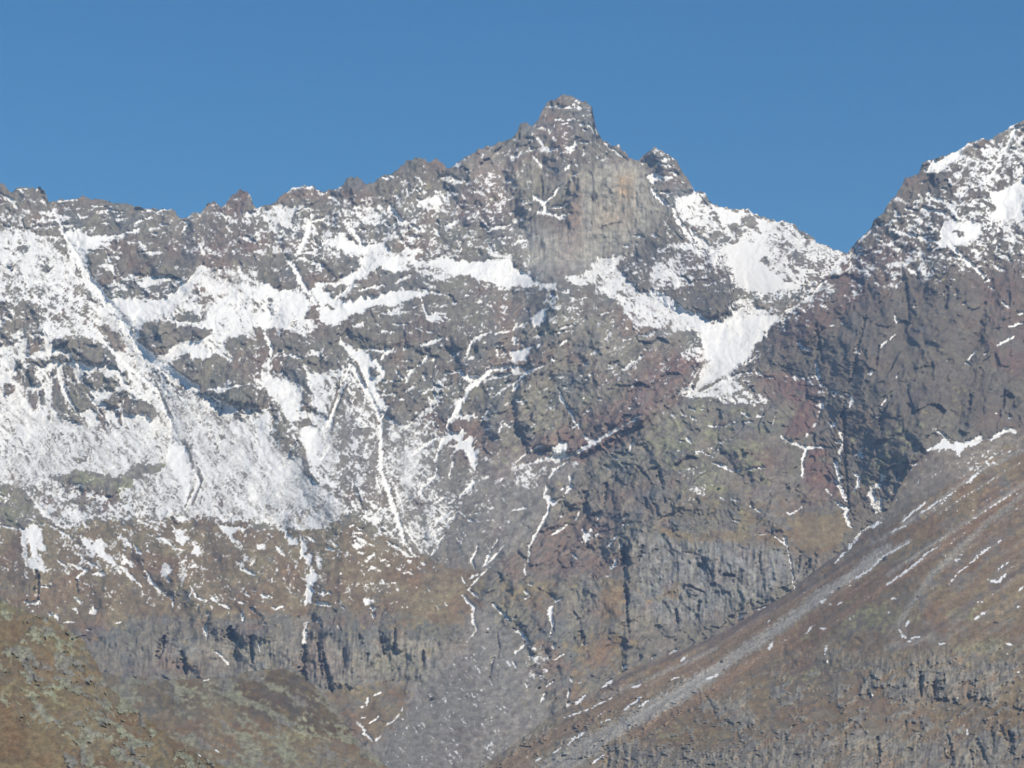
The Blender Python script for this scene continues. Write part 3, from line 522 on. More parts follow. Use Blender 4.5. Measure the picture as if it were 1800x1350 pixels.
# ------------------------------------------------------------------ relief, metres towards the viewer's valley
SN0 = sstep(.25, .75, SNOW)
rock = 1 - np.clip(np.maximum(np.maximum(np.maximum(Z['grass'] * .95, Z['scree'] * .95), SN0 * .72), Z['pale'] * .5), 0, 1)
ux = GU + 14 * w1x; uy = GV + 14 * w1y
rn1 = fbm(ux / 190, uy / 170, 101, 3, .5, True)
rn2 = fbm((ux - .35 * uy) / 62, uy / 80, 111, 3, .5, True)
rn3 = fbm((ux + .25 * uy) / 26, uy / 30, 121, 4, .6, True)
n_spine = fbm(GU / 30, GV / 30, 175, 2)
flt2 = fbm((GU + 8 * w1x) / 15, (GV + 8 * w1y) / 130, 176, 3, .6, True)
fc1 = worley((ux + .3 * uy) / 34, uy / 40, 171)
fc2 = worley((GU + 6 * w1x + .25 * GV) / 14, (GV + 6 * w1y) / 16, 172)
fc3 = worley((GU + 3 * w1x) / 6.5, (GV + 3 * w1y) / 7, 173)
led3 = fbm((ux * .80 - uy * .6) / 80, (uy * .80 + ux * .6) / 9, 181, 3, .65, True)
centre = sstep(820, 900, GU) * sstep(1240, 1120, GU) * sstep(500, 560, GV)
rn4 = fbm((GU + 3 * w1x) / 8.5, (GV + 3 * w1y) / 9.5, 131, 3, .6, True)
led = fbm((ux * .966 + uy * .26) / 70, (uy * .966 - ux * .26) / 7.5, 141, 3, .6)
led2 = fbm((ux * .92 - uy * .38) / 46, (uy * .92 + ux * .38) / 8.0, 151, 3, .6)
flt = fbm((GU + 5 * w1x) / 5.5, (GV + 5 * w1y) / 52, 161, 3, .6, True)
right_side = sstep(1280, 1420, GU)
strat = led3 * 2.2 * centre + led * (.3 + .7 * right_side) + led2 * (1 - .7 * right_side)
rn5 = fbm((GU - .3 * GV) / 4.5, GV / 5.5, 135, 2, .7)
blk = fbm(np.floor((GU + 6 * w2x) / 7) * .37, np.floor((GV + 8 * w2y) / 10) * .41, 137, 1) 
REL = (12 * rn1 + (4 + 9 * rock) * rn2 + (.7 + 3.6 * rock) * rn3 + (.3 + 1.7 * rock) * rn4 + (.2 + .8 * rock) * rn5 + rock * .7 * blk + rock * (1 - .6 * Z['flute']) * (12 * fc1 + 5.5 * fc2 + 1.6 * fc3)
       + rock * (1 - .7 * Z['flute']) * 3.6 * strat + Z['flute'] * (2.0 * flt + 4.2 * flt2) * np.clip(rock + .3, 0, 1))
REL -= 5.0 * SN0
REL -= CARVE * .9
FORMS = [   # raised blocks: height, feather, outline
 (60, 5, '978,497 1000,500 1020,495 1060,505 1100,535 1150,555 1200,570 1230,600 1232,640 1213,655 1222,668 1200,692 1120,745 1030,800 930,790 900,700 950,600'),
 (55, 5, '1190,430 1262,440 1278,470 1287,508 1300,530 1260,556 1180,535 1120,500 1100,470'),
 (45, 4, '1100,962 1130,925 1200,912 1300,925 1380,960 1388,1010 1392,1045 1420,1200 1250,1260 1102,1280'),
 (30, 8, '1120,745 1200,700 1360,720 1380,780 1400,850 1300,900 1180,900 1130,930 1080,900 1060,840'),
 (25, 5, '960,830 1010,815 1060,830 1070,900 1020,900 980,880'),
 (28, 4, '600,575 640,545 860,560 900,590 860,610 760,612 650,605'),
 (20, 4, '290,640 360,625 450,640 455,720 380,700'),
 (22, 4, '345,690 400,675 450,680 450,716 380,700'),
 (18, 4, '88,600 150,590 190,615 212,645 190,640 130,628'),
 (18, 4, '180,705 225,685 215,710 275,715 282,735 265,737 215,725'),
 (20, 4, '240,580 265,560 370,570 375,600 300,605 270,622'),
 (14, 4, '680,720 700,700 740,690 750,715 720,745 690,740'),
 (18, 8, '545,1095 620,1085 660,1100 665,1150 620,1210 560,1200 538,1150'),
 (14, 8, '415,1105 520,1100 533,1150 530,1190 450,1180 420,1150'),
 (20, 6, '672,1105 800,1110 820,1120 770,1180 720,1195 680,1170'),
 (16, 8, '290,1110 400,1100 405,1150 380,1190 320,1180'),
 (16, 5, '640,1040 720,1025 780,1060 740,1080 660,1075'),
 (26, 10, '920,1010 1100,1005 1098,1120 1040,1150 970,1110'),
 (22, 5, '0,1020 62,1010 66,1060 0,1060'),
 (24, 5, '660,450 690,470 690,510 600,535 620,500'),
 (35, 12, '1010,300 1120,285 1150,345 1185,390 1180,425 1100,460 1030,475 1000,430'),
 (30, 10, '930,185 960,180 990,168 1040,185 1050,240 1040,300 980,300 940,260'),
 (26, 8, '800,600 900,560 960,600 900,700 860,740 820,700'),
 (18, 5, '860,690 930,670 960,720 900,760 850,770'),
 (15, 5, '1385,905 1490,900 1495,975 1425,975 1392,965'),
]
for h, fe, s in FORMS:
    sl, m = poly_mask(pts_of(s), fe * 1.3 + 2)
    REL[sl] += h * .62 * m
SPINES = [   # ribs (+) and couloirs (-): height, half-width, line
 (26, 34, '432,340 420,400 400,470'), (24, 30, '548,330 530,400 505,470'), (26, 34, '625,312 610,380 590,440'), (34, 44, '742,276 720,340 700,400 690,470'), (34, 44, '832,266 850,340 862,400 872,470'), (30, 36, '915,218 905,300 930,370'), (30, 34, '990,180 985,260 1000,310'),
 (-26, 26, '792,296 780,360 770,420'), (-24, 26, '460,365 480,420 500,470'), (-24, 26, '585,340 570,400'), (-30, 30, '890,250 885,330 900,400 950,450'), (-24, 22, '1010,250 1000,320 985,370'), (-22, 24, '318,385 330,440'), (26, 34, '200,352 230,420 280,470'), (24, 26, '50,335 60,380'), (24, 30, '340,372 345,430'),
 (36, 44, '980,500 975,580 940,650 890,720 870,790'), (30, 44, '1060,506 1130,560 1190,620 1200,680'), (-28, 34, '1010,560 1000,640 960,700'), (30, 44, '880,520 860,600 800,680 790,740'), (-26, 30, '920,560 880,640 850,680'),
 (30, 46, '1130,735 1060,800 990,850 960,900'), (34, 46, '1200,870 1120,925 1100,1000 1090,1100'), (-30, 34, '1090,840 1040,900 990,960 960,1040'), (26, 40, '940,880 900,960 860,1020'), (28, 40, '900,1020 940,1080 980,1160'), (-24, 28, '1060,940 1030,1010 1010,1100'),
 (22, 60, '1560,360 1545,470 1530,600 1510,740'), (36, 60, '1700,260 1690,400 1670,520 1640,660 1600,790'), (-14, 40, '1620,320 1600,460 1590,570 1560,640 1540,700 1495,860'), (-22, 46, '1790,300 1745,440 1710,600 1670,730'), (-26, 34, '1500,440 1480,560 1440,640'), (30, 50, '1830,350 1790,500 1760,640 1720,750'), (22, 30, '1440,520 1400,600 1340,650'),
 (-26, 34, '110,860 180,940 250,1010 320,1070 420,1150'), (28, 40, '270,930 310,1000 350,1070'), (-24, 30, '340,925 370,1000 400,1080'), (28, 44, '440,930 460,1010 470,1090'), (-22, 30, '490,925 530,980 542,1080 535,1190'), (32, 50, '612,905 600,990 600,1080 620,1160'), (24, 40, '700,965 770,1040 790,1100'), (-20, 26, '650,1030 665,1110 690,1180'), (24, 36, '40,920 60,1000'), (22, 34, '150,930 190,1010 180,1060'),
 (26, 40, '250,600 330,640 420,690'), (28, 44, '100,590 180,640 260,720'), (-30, 34, '90,360 190,560 280,700 310,800'), (30, 40, '350,466 330,520 290,570'), (-24, 40, '400,520 480,560'), (26, 40, '600,640 640,760 660,860'), (-26, 34, '610,600 660,720 680,820 740,970'), (26, 44, '470,700 520,800 600,880'), (-24, 34, '470,540 480,640 560,760'),
 (-34, 50, '1330,540 1270,600 1220,680'), (30, 34, '1270,445 1285,500 1250,550'), (26, 34, '1151,262 1180,330 1200,390'), (-24, 30, '1135,290 1170,360 1230,440'), (24, 34, '1390,395 1400,440 1450,470'),
 (30, 44, '1130,740 1240,700 1340,720'), (24, 40, '1300,760 1350,850 1370,950'), (-24, 34, '1240,780 1290,840 1400,880')]
for h, hw, s in SPINES:
    pts = pts_of(s); xs = [p[0] for p in pts]; ys = [p[1] for p in pts]
    sl = window(min(xs), max(xs), min(ys), max(ys), hw + 14)
    X = ux[sl] + 5 * w2x[sl]; Y = uy[sl] + 5 * w2y[sl]
    d = np.full(X.shape, 1e9, F)
    for i in range(len(pts) - 1):
        d = np.minimum(d, seg_dist(X, Y, *pts[i], *pts[i + 1])[0])
    t = np.clip(1 - d / hw, 0, 1)
    REL[sl] += h * .8 * (t if h > 0 else t * t * (3 - 2 * t)) * (.8 + .5 * n_spine[sl])
CRACKS = [ # depth, width, line
 (30, 9, '1099,962 1097,975 1103,992'), (14, 3, '1101,1030 1102,1075 1106,1120'), (30, 9, '534,1135 531,1170 537,1195'), (22, 6, '568,1150 576,1190 583,1218'),
 (18, 5, '558,1130 566,1190'), (22, 7, '288,1120 284,1140 279,1152'), (26, 12, '402,1108 410,1122'), (18, 6, '320,1145 327,1182'), (14, 4, '441,1120 443,1165'), (18, 6, '64,1005 66,1055'),
 (14, 5, '133,1020 136,1045'), (24, 5, '1543,1295 1545,1342'), (18, 4, '1486,1288 1486,1316'), (22, 4, '1617,1182 1619,1224'), (22, 6, '1642,1200 1643,1222'), (14, 3, '1620,1182 1650,1184'),
 (26, 9, '1667,1298 1671,1345'), (20, 5, '1706,1320 1709,1352'), (22, 6, '1717,1298 1725,1320 1733,1342'), (28, 10, '1775,1290 1776,1325'), (18, 5, '1741,1280 1746,1312'), (20, 6, '1757,1275 1765,1295'),
 (22, 9, '1612,1290 1618,1312'), (14, 4, '1592,1270 1592,1290'), (16, 5, '1067,1308 1067,1352'), (14, 3, '1238,1220 1250,1240 1262,1262'), (12, 3, '1090,1300 1100,1330 1118,1338'), (18, 8, '1020,1110 1025,1132'),
 (10, 3, '1125,750 1118,768'), (12, 4, '1120,820 1140,842'), (18, 7, '1158,830 1164,858'), (16, 5, '1066,848 1060,890'), (16, 7, '1028,862 1030,875'), (14, 5, '1134,875 1135,892'), (14, 4, '1080,795 1100,800'),
 (14, 4, '1592,500 1597,562'), (14, 5, '1665,505 1662,540'), (12, 4, '1435,575 1447,640'), (14, 4, '1522,555 1510,600 1500,655 1492,672'), (12, 4, '1545,610 1540,640'), (16, 5, '1484,705 1483,760 1486,830 1493,900'),
 (12, 5, '1555,720 1545,745'), (14, 4, '1765,690 1763,720'), (12, 4, '1705,690 1705,715'), (10, 3, '1650,690 1648,720'), (10, 4, '860,1190 866,1160 874,1155'), (12, 3, '670,1120 674,1150'), (14, 4, '744,1145 742,1170'),
 (10, 3, '693,1105 694,1140'), (12, 4, '604,1140 603,1180'), (10, 3, '874,1112 877,1140 875,1158'), (8, 3, '1055,400 1075,396 1092,390'), (14, 6, '950,310 952,345'), (12, 4, '1038,190 1044,230'), (12, 4, '1000,320 985,370'),
 (14, 5, '1120,985 1130,960'), (10, 3, '1235,980 1250,1010'), (12, 4, '1210,1030 1235,1040'), (12, 4, '1270,1010 1290,1012'), (14, 5, '1188,1072 1190,1100'), (12, 4, '1230,1060 1222,1090'), (10, 3, '1330,1060 1345,1062'),
 (10, 3, '1335,970 1336,1010'), (12, 5, '1405,980 1400,1010'), (14, 8, '1425,985 1410,1012'), (10, 4, '1378,1135 1376,1160'), (10, 4, '1405,1135 1410,1150'), (12, 4, '1458,1150 1460,1170'), (10, 3, '1500,1120 1515,1130'),
 (14, 5, '1530,1190 1540,1195'), (12, 5, '1522,1215 1530,1230'), (12, 4, '1590,1225 1580,1240'), (12, 4, '1645,1155 1642,1170'), (10, 4, '1690,1165 1693,1175'), (14, 5, '1760,1240 1800,1250'), (14, 5, '1450,1330 1440,1352'),
 (12, 4, '1380,1290 1375,1352'), (12, 4, '1255,1230 1270,1240'), (10, 3, '1310,1270 1320,1290'), (12, 4, '1570,1330 1568,1352'), (10, 4, '60,1205 70,1208'), (10, 4, '150,1170 145,1180'), (10, 5, '175,1250 185,1258'), (10, 4, '200,1222 215,1225')]
for dpt, w, s in CRACKS:
    sl, m = stroke_mask(pts_of(s), w, 1.2)
    REL[sl] -= dpt * m

# snow settles on what is flat and leaves what is steep
flat = REL - np.roll(REL, -2, 0)          # + where the ground leans back (less metres towards us higher up)
flat = -(np.roll(REL, 2, 0) - np.roll(REL, -2, 0))
flat = flat / (np.abs(flat).mean() * 2 + 1e-6)
flat = np.clip(flat, -1.4, 1.4)
n_mid = fbm((GU * .8 + GV * .6) / 15, (GV * .8 - GU * .6) / 8, 201, 4, .65)
n_fin = fbm(GU / 4.2, GV / 3.2, 211, 2, .7)
left = sstep(900, 300, GU)
stre = fbm((GU * .75 - GV * .66) / 4.5, (GV * .75 + GU * .66) / 26, 221, 3, .6) * (1 - left) + fbm((GU * .9 + GV * .42) / 4.5, (GV * .9 - GU * .42) / 20, 231, 3, .6) * left
# thin lines of snow along ledges and runnels, thin ribs of rock through the drifts
def lines(ang, L, W, seed, w):
    ca, sa = math.cos(ang), math.sin(ang)
    n = fbm((ux * ca + uy * sa) / L, (uy * ca - ux * sa) / W, seed, 4, .6)
    return sstep(w, w * .15, np.abs(n))
lf = sstep(820, 640, GU); ct = sstep(640, 820, GU) * sstep(1300, 1180, GU); rt = sstep(1180, 1300, GU)
low = sstep(520, 640, GV)
ledge = lf * ((1 - low) * lines(-.1, 40, 7, 701, .10) + low * lines(.85, 60, 8, 711, .10)) + ct * ((1 - low) * lines(.15, 34, 8, 721, .09) + low * lines(-.55, 50, 8, 731, .10)) + rt * lines(.27, 75, 7, 741, .12)
ribs = lf * lines(.95, 70, 9, 751, .12) + (1 - lf) * lines(.7, 40, 8, 761, .10)
brk = sstep(-.25, .2, fbm(GU / 24, GV / 20, 771, 3, .6))
wv = sstep(.07, .30, .5 * SNOW + .6 * COVM) * (1 - Z['scree'] * .6) * (1 - sstep(.3, .6, Z['grass']) * .7) * (1 - .8 * Z['pale']) * (1 - Z['blue'])
SNOW = SNOW + (.50 + .16 * ct + .22 * rt * (1 - low)) * ledge * wv * brk * sstep(.6, .4, SNOW)
lowleft = lf * sstep(880, 930, GV) * sstep(1110, 1050, GV)
SNOW = SNOW + .36 * lines(.75, 30, 8, 801, .13) * brk * lowleft
SNOW = SNOW - .34 * ribs * sstep(.5, .7, SNOW) * sstep(.98, .86, SNOW) * sstep(-.3, .2, fbm(GU / 40, GV / 40, 781, 2))
smooth_ground = np.clip(Z['scree'] + Z['grass'] + sstep(.55, .75, SNOW) * .6, 0, 1)
def unit(a):
    return (a - a.mean()) / (a.std() + 1e-6)
n_big = fbm(ux / 34, uy / 26, 241, 3, .6)
NS = unit(unit(n_mid) * .75 + unit(n_fin) * .85 + unit(stre) * .9 * (.25 + smooth_ground) + unit(n_big) * .45 + unit(flat) * .7 * (1 - .8 * smooth_ground))
mid = np.clip(1 - np.abs(SNOW - .5) / .5, 0, 1) ** .8
n_dust = fbm((GU + .5 * GV) / 3.0, GV / 2.0, 251, 2, .8)
soft = sstep(.40, .52, SNOW) * sstep(.90, .78, SNOW) * np.clip(smooth_ground * 1.3, 0, 1)
NS = NS * (1 - .35 * soft) + .75 * soft * unit(n_dust)
SF = SNOW - .07 * soft + (.04 + .27 * mid) * NS
SNOWF = sstep(.40 - .22 * soft, .62 + .26 * soft, SF) * (1 - .3 * np.clip(unit(n_fin) * .5, 0, 1) * mid)
fan = fbm((ux * .62 + uy * .78) / 90, (uy * .62 - ux * .78) / 7, 791, 4, .65) * lf + fbm((ux * .62 - uy * .78) / 90, (uy * .62 + ux * .78) / 9, 792, 4, .65) * (1 - lf)
SNOWF = SNOWF * (1 - .68 * soft) + .68 * soft * (.76 + .17 * np.clip(unit(fan), -2.2, 1.4) + .10 * unit(n_dust))
thin = 1 - .75 * sstep(.9, .97, SNOW)      # everything but the deep snowfields lets stones through
SNOWF = SNOWF * (1 - thin * (.10 + .16 * np.clip(unit(stre) * .6 + unit(n_dust) * .5, -.5, 1.6)) * sstep(.5, .9, SNOWF))
# ------------------------------------------------------------------ colours of bare ground
n_c1 = fbm(GU / 60, GV / 60, 301, 4, .6); n_c2 = fbm(GU / 11, GV / 9, 311, 4, .65); n_c3 = fbm(GU / 3.4, GV / 3.2, 321, 2, .7)
def lerp(a, b, t):
    return a + (b - a) * t[..., None]
def c3(*c):
    return np.array(c, F)
def mosaic(ang, L, W, seed):
    ca, sa = math.cos(ang), math.sin(ang)
    return unit(fbm((ux * ca + uy * sa) / L, (uy * ca - ux * sa) / W, seed, 5, .68))
MOS = mosaic(.45, 40, 16, 601); MOS_T = mosaic(-.5, 46, 17, 611); MOS_K = mosaic(.6, 60, 24, 621); MOS_S = mosaic(.5, 90, 22, 631)
tone_a = unit(fbm(ux / 85, uy / 60, 641, 5, .58)); tone_b = unit(fbm(ux / 60, uy / 60, 651, 5, .6)); tone_c = unit(fbm(ux / 110, uy / 70, 661, 5, .58))
nf = unit(n_c2); nff = unit(n_c3); nl = unit(n_c1)
def paint(Zd, mos, rockcol=(.172, .156, .130)):
    base = np.empty(SNOW.shape + (3,), F); base[:] = c3(*rockcol)
    base = lerp(base, c3(.235, .215, .175), sstep(-.3, 1.6, tone_c) * .6)
    base = lerp(base, c3(.185, .118, .088), sstep(.2, 1.8, tone_a) * .50)
    base = lerp(base, c3(.115, .130, .138), sstep(.2, 1.8, tone_b) * .5)
    base = lerp(base, c3(.165, .165, .105), sstep(.4, 2.0, -tone_a) * .28)
    j = nf * .28 + nl * .16 + mos * .2
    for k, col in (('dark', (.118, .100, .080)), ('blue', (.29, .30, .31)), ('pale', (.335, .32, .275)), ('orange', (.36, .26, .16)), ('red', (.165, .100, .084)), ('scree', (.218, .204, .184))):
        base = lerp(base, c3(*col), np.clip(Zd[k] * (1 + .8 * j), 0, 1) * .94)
    jj = .55 * mos + .30 * nl + .35 * nf
    g = sstep(.28, .62, Zd['grass'] + .24 * jj) * .92
    gcol = lerp(np.zeros_like(base) + c3(.168, .126, .078), c3(.222, .180, .108), sstep(-1, 1.2, tone_b))
    gcol = lerp(gcol, c3(.195, .125, .072), sstep(.2, 1.5, tone_a) * .6)
    base = lerp(base, gcol, g)
    base = lerp(base, c3(.225, .225, .14), sstep(.30, .60, Zd['green'] + .22 * jj) * .85)
    base = base * (1 + .17 * np.clip(unit(flt), -2, 2) * Zd['flute'] + .07 * np.clip(unit(strat), -2, 2) * (1 - Zd['flute']))[..., None]
    return base * np.clip(1 + .10 * nf + .09 * nff, .5, 1.5)[..., None]

def bil(A, u, v):
    fx = np.clip((u - U0) / ST, 0, NU - 1.001); fy = np.clip((v - V0) / ST, 0, NV - 1.001)
    ix = fx.astype(int); iy = fy.astype(int)
    tx = (fx - ix).astype(F); ty = (fy - iy).astype(F)
    if A.ndim == 3:
        tx = tx[..., None]; ty = ty[..., None]
    return (A[iy, ix] * (1 - tx) + A[iy, ix + 1] * tx) * (1 - ty) + (A[iy + 1, ix] * (1 - tx) + A[iy + 1, ix + 1] * tx) * ty

# ------------------------------------------------------------------ distances (metres) surveyed at key spots, smooth spline between them
def spline(points):
    P = np.array(points, float)
    X = P[:, :2] / 500.0; n = len(P)
    def K(r2):
        return np.where(r2 > 0, r2 * np.log(r2 + 1e-12) * .5, 0)
    A = np.zeros((n + 3, n + 3))
    A[:n, :n] = K(((X[:, None] - X[None]) ** 2).sum(-1)) + 2e-3 * np.eye(n)
    A[:n, n] = 1; A[:n, n + 1:] = X; A[n, :n] = 1; A[n + 1:, :n] = X.T
    sol = np.linalg.solve(A, np.concatenate([P[:, 2], [0, 0, 0]]))
    cu = np.arange(-180, 1990, 20.0); cv = np.arange(100, 1680, 20.0)
    CU, CV = np.meshgrid(cu, cv)
    q = np.stack([CU.ravel(), CV.ravel()], 1) / 500.0
    val = K(((q[:, None] - X[None]) ** 2).sum(-1)) @ sol[:n] + sol[n] + q @ sol[n + 1:]
    G = val.reshape(CU.shape)
    def ev(u, v):
        fx = np.clip((u + 180) / 20, 0, G.shape[1] - 1.001); fy = np.clip((v - 100) / 20, 0, G.shape[0] - 1.001)
        ix = fx.astype(int); iy = fy.astype(int)
        def sm(t): return t
        tx = sm(fx - ix); ty = sm(fy - iy)
        return (G[iy, ix] * (1 - tx) + G[iy, ix + 1] * tx) * (1 - ty) + (G[iy + 1, ix] * (1 - tx) + G[iy + 1, ix + 1] * tx) * ty
    return ev
MAIN_Y = spline([(-100, 330, 5150), (60, 330, 5200), (300, 370, 5200), (500, 345, 5250), (740, 280, 5400), (990, 170, 5600), (1110, 280, 5500), (1180, 380, 5380), (1040, 475, 5230), (880, 480, 5120), (900, 510, 5070), (700, 450, 5120),
 (60, 430, 4980), (350, 470, 4940), (250, 530, 4850), (130, 600, 4740), (300, 800, 4400), (50, 850, 4330), (500, 900, 4150), (600, 905, 4060), (400, 1000, 3900), (100, 1000, 3900), (400, 1090, 3730), (400, 1180, 3670), (100, 1100, 3720), (700, 1100, 3750), (700, 1190, 3670),
 (700, 1300, 3380), (900, 1300, 3350), (700, 1350, 3220), (820, 1040, 3920), (740, 970, 4060), (850, 900, 4130), (760, 740, 4500), (820, 560, 4820), (950, 700, 4550), (1000, 800, 4360), (1100, 900, 4100), (1050, 560, 4780), (980, 510, 4900), (1000, 1000, 3960),
 (1000, 1150, 3700), (950, 1250, 3480), (1250, 900, 4060), (1250, 960, 3990), (1250, 1090, 3880), (1120, 1130, 3800), (1400, 850, 4180), (1400, 720, 4430), (1200, 690, 4480), (1250, 600, 4740), (1300, 540, 4920), (1350, 520, 4990), (1400, 640, 4640), (1480, 900, 4120),
 (1450, 1000, 3960), (1700, 700, 4480), (1600, 800, 4320), (1540, 720, 4440), (1800, 760, 4420), (1560, 600, 4720), (1700, 1000, 4100), (1800, 1350, 3300), (1400, 1350, 3350), (100, 1350, 3200), (1250, 470, 5150), (1000, 330, 5380)])
SIDE_Y = spline([(1150, 260, 5950), (1100, 290, 5950), (1200, 400, 5800), (1300, 450, 5700), (1400, 505, 5450), (1350, 520, 5400), (1300, 380, 5920), (1480, 445, 5850), (1400, 400, 5960), (1560, 520, 5750), (1200, 560, 5400)])
RIGHT_Y = spline([(1620, 285, 4980), (1800, 210, 5180), (1950, 150, 5300), (1500, 430, 4860), (1300, 640, 4560), (1450, 690, 4360), (1560, 600, 4500), (1600, 800, 4150), (1500, 940, 4020), (1800, 600, 4560), (1800, 750, 4300), (1650, 450, 4720), (1800, 400, 4850), (1360, 620, 4560), (1440, 560, 4640), (1700, 1000, 3950), (1700, 330, 4960)])
TALUS_Y = spline([(1800, 745, 4150), (1950, 660, 4200), (1650, 775, 4000), (1500, 950, 3750), (1400, 1040, 3620), (1250, 1130, 3440), (1050, 1210, 3230), (900, 1310, 3050), (1800, 900, 3650), (1600, 1000, 3450), (1800, 1120, 3050), (1500, 1150, 3080), (1800, 1350, 2480), (1400, 1300, 2680), (1100, 1350, 2780), (1650, 1160, 2940), (1650, 1260, 2780), (1250, 1230, 3020), (840, 1350, 2960), (1380, 1170, 3180), (1950, 1000, 3300)])
SLOPE_Y = spline([(180, 1190, 2650), (450, 1180, 2720), (520, 1176, 2760), (600, 1260, 2640), (680, 1350, 2500), (400, 1300, 2380), (300, 1350, 2150), (0, 1250, 2300), (200, 1280, 2300), (-150, 1200, 2450), (700, 1500, 2300)])
KNOLL_Y = spline([(0, 1060, 1520), (-150, 1030, 1560), (150, 1140, 1460), (200, 1210, 1420), (100, 1250, 1260), (0, 1350, 1060), (250, 1300, 1260), (400, 1350, 1180), (450, 1370, 1180), (-150, 1350, 1000), (60, 1160, 1370), (300, 1320, 1240)])

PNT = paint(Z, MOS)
# right-hand slope, knoll and left slope have their own covers
ZT = {k: np.zeros_like(SNOW) for k in Z}
for k, v, fe, s in [
 ('grass', .52, 20, '840,1380 1060,1190 1400,1010 1640,860 1950,700 1950,1500 840,1500'),
 ('scree', .85, 8, '1790,760 1740,770 1655,775 1600,850 1560,905 1500,950 1440,1000 1500,970 1560,920 1620,880 1700,840 1800,790'),
 ('dark', .5, 12, '1655,775 1600,850 1560,905 1500,950 1540,960 1640,880 1720,800 1740,770'),
 ('scree', .55, 14, '1500,950 1400,1010 1250,1110 1060,1200 1000,1250 1060,1230 1250,1150 1420,1040'),
 ('grass', .62, 6, '1560,960 1480,985 1330,1085 1200,1160 1060,1230 900,1330 960,1310 1150,1230 1330,1140 1450,1060 1560,985'),
 ('pale', 1.0, 2, '1545,970 1500,1010 1440,1045 1345,1120 1250,1180 1100,1260 1000,1310 930,1360 1060,1350 1130,1285 1270,1205 1350,1155 1440,1075 1500,1035 1560,985'),
 ('scree', .8, 20, '1950,820 1800,900 1700,960 1640,1040 1560,1110 1620,1130 1700,1110 1800,1060 1950,1000'),
 ('grass', .6, 12, '1560,960 1700,880 1640,960 1500,1060 1400,1120 1380,1100 1480,1040'),
 ('green', .5, 14, '1480,1050 1590,1060 1620,1090 1560,1120 1470,1110'),
 ('green', .5, 10, '1660,1130 1780,1120 1800,1150 1740,1160 1680,1150'),
 ('green', .55, 10, '1360,1190 1450,1160 1440,1200 1380,1210'),
 ('green', .5, 10, '1110,1290 1180,1270 1230,1290 1160,1310'),
 ('green', .6, 6, '1665,1070 1720,1065 1710,1095 1670,1090'),
 ('grass', .72, 14, '1150,1270 1250,1220 1350,1170 1380,1230 1500,1220 1560,1260 1400,1260 1300,1260 1260,1310 1230,1330 1080,1300 1075,1340 1060,1340 1090,1290'),
 ('grass', .75, 14, '1540,1165 1620,1140 1600,1200 1540,1230 1500,1200'),
 ('grass', .7, 14, '1600,1240 1700,1240 1760,1210 1950,1230 1950,1290 1800,1285 1700,1270 1620,1280'),
 ('grass', .7, 12, '1490,1260 1540,1240 1520,1270 1470,1330 1440,1340'),
 ('pale', .45, 10, '1376,1135 1470,1130 1540,1150 1500,1165 1400,1160'),
 ('pale', .4, 12, '1520,1160 1650,1140 1790,1170 1740,1230 1640,1230 1590,1240 1520,1210'),
 ('pale', .55, 14, '1230,1230 1310,1240 1330,1280 1270,1265 1240,1250'),
 ('pale', .5, 16, '1090,1310 1240,1320 1350,1290 1480,1290 1620,1290 1800,1290 1950,1290 1950,1500 1080,1500'),
 ('pale', .8, 4, '1680,1325 1708,1320 1710,1400 1678,1400'),
 ('dark', .25, 14, '1380,1280 1500,1270 1500,1330 1400,1340')]:
    zone(ZT, k, v, fe, s)
for v, s in [(1, '1376,1135 1470,1130 1540,1150 1500,1170 1400,1165'), (1, '1520,1160 1650,1140 1790,1170 1740,1225 1640,1230 1590,1240 1520,1210'), (1, '1235,1215 1310,1230 1350,1290 1270,1265 1240,1250'), (1, '1080,1310 1240,1320 1350,1290 1480,1290 1620,1290 1950,1280 1950,1500 1080,1500')]:
    zone(ZT, 'flute', v, 10, s)
ZK_ = {k: np.zeros_like(SNOW) for k in Z}
for k, v, fe, s in [
 ('grass', .66, 20, '-150,1000 250,1000 700,1200 900,1600 -150,1600'),
 ('green', .50, 14, '60,1110 110,1115 125,1150 80,1140'), ('green', .7, 8, '-150,1030 0,1050 60,1070 100,1085 40,1085 0,1080'), ('green', .45, 16, '130,1120 180,1180 180,1200 140,1190 90,1150'),
 ('green', .42, 16, '0,1180 90,1190 160,1230 250,1290 300,1340 200,1300 100,1260 0,1230'), ('pale', .6, 12, '60,1110 120,1120 120,1150 80,1140'), ('pale', .45, 18, '20,1190 100,1200 180,1240 260,1300 240,1400 180,1300 80,1250 20,1230'), ('dark', .2, 30, '150,1240 230,1260 280,1400 200,1400')]:
    zone(ZK_, k, v, fe, s)
for k, v, fe, s in [('grass', .85, 12, '-150,1230 20,1235 110,1290 130,1400 -150,1400'), ('grass', .85, 10, '0,1085 100,1090 130,1105 60,1108 20,1150 -150,1150')]:
    zone(ZK_, k, v, fe, s)
ZS = {k: np.zeros_like(SNOW) for k in Z}
for k, v, fe, s in [
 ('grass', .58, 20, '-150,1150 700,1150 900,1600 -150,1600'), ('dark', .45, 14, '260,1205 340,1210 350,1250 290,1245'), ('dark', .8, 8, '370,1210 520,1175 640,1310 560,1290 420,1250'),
 ('green', .45, 16, '440,1290 520,1270 600,1350 640,1500 560,1400'), ('green', .4, 8, '250,1235 400,1290 480,1330 380,1300 250,1250'), ('scree', .5, 20, '480,1300 560,1330 700,1500 500,1500'), ('green', .3, 10, '180,1180 300,1180 450,1185 300,1200 190,1200')]:
    zone(ZS, k, v, fe, s)

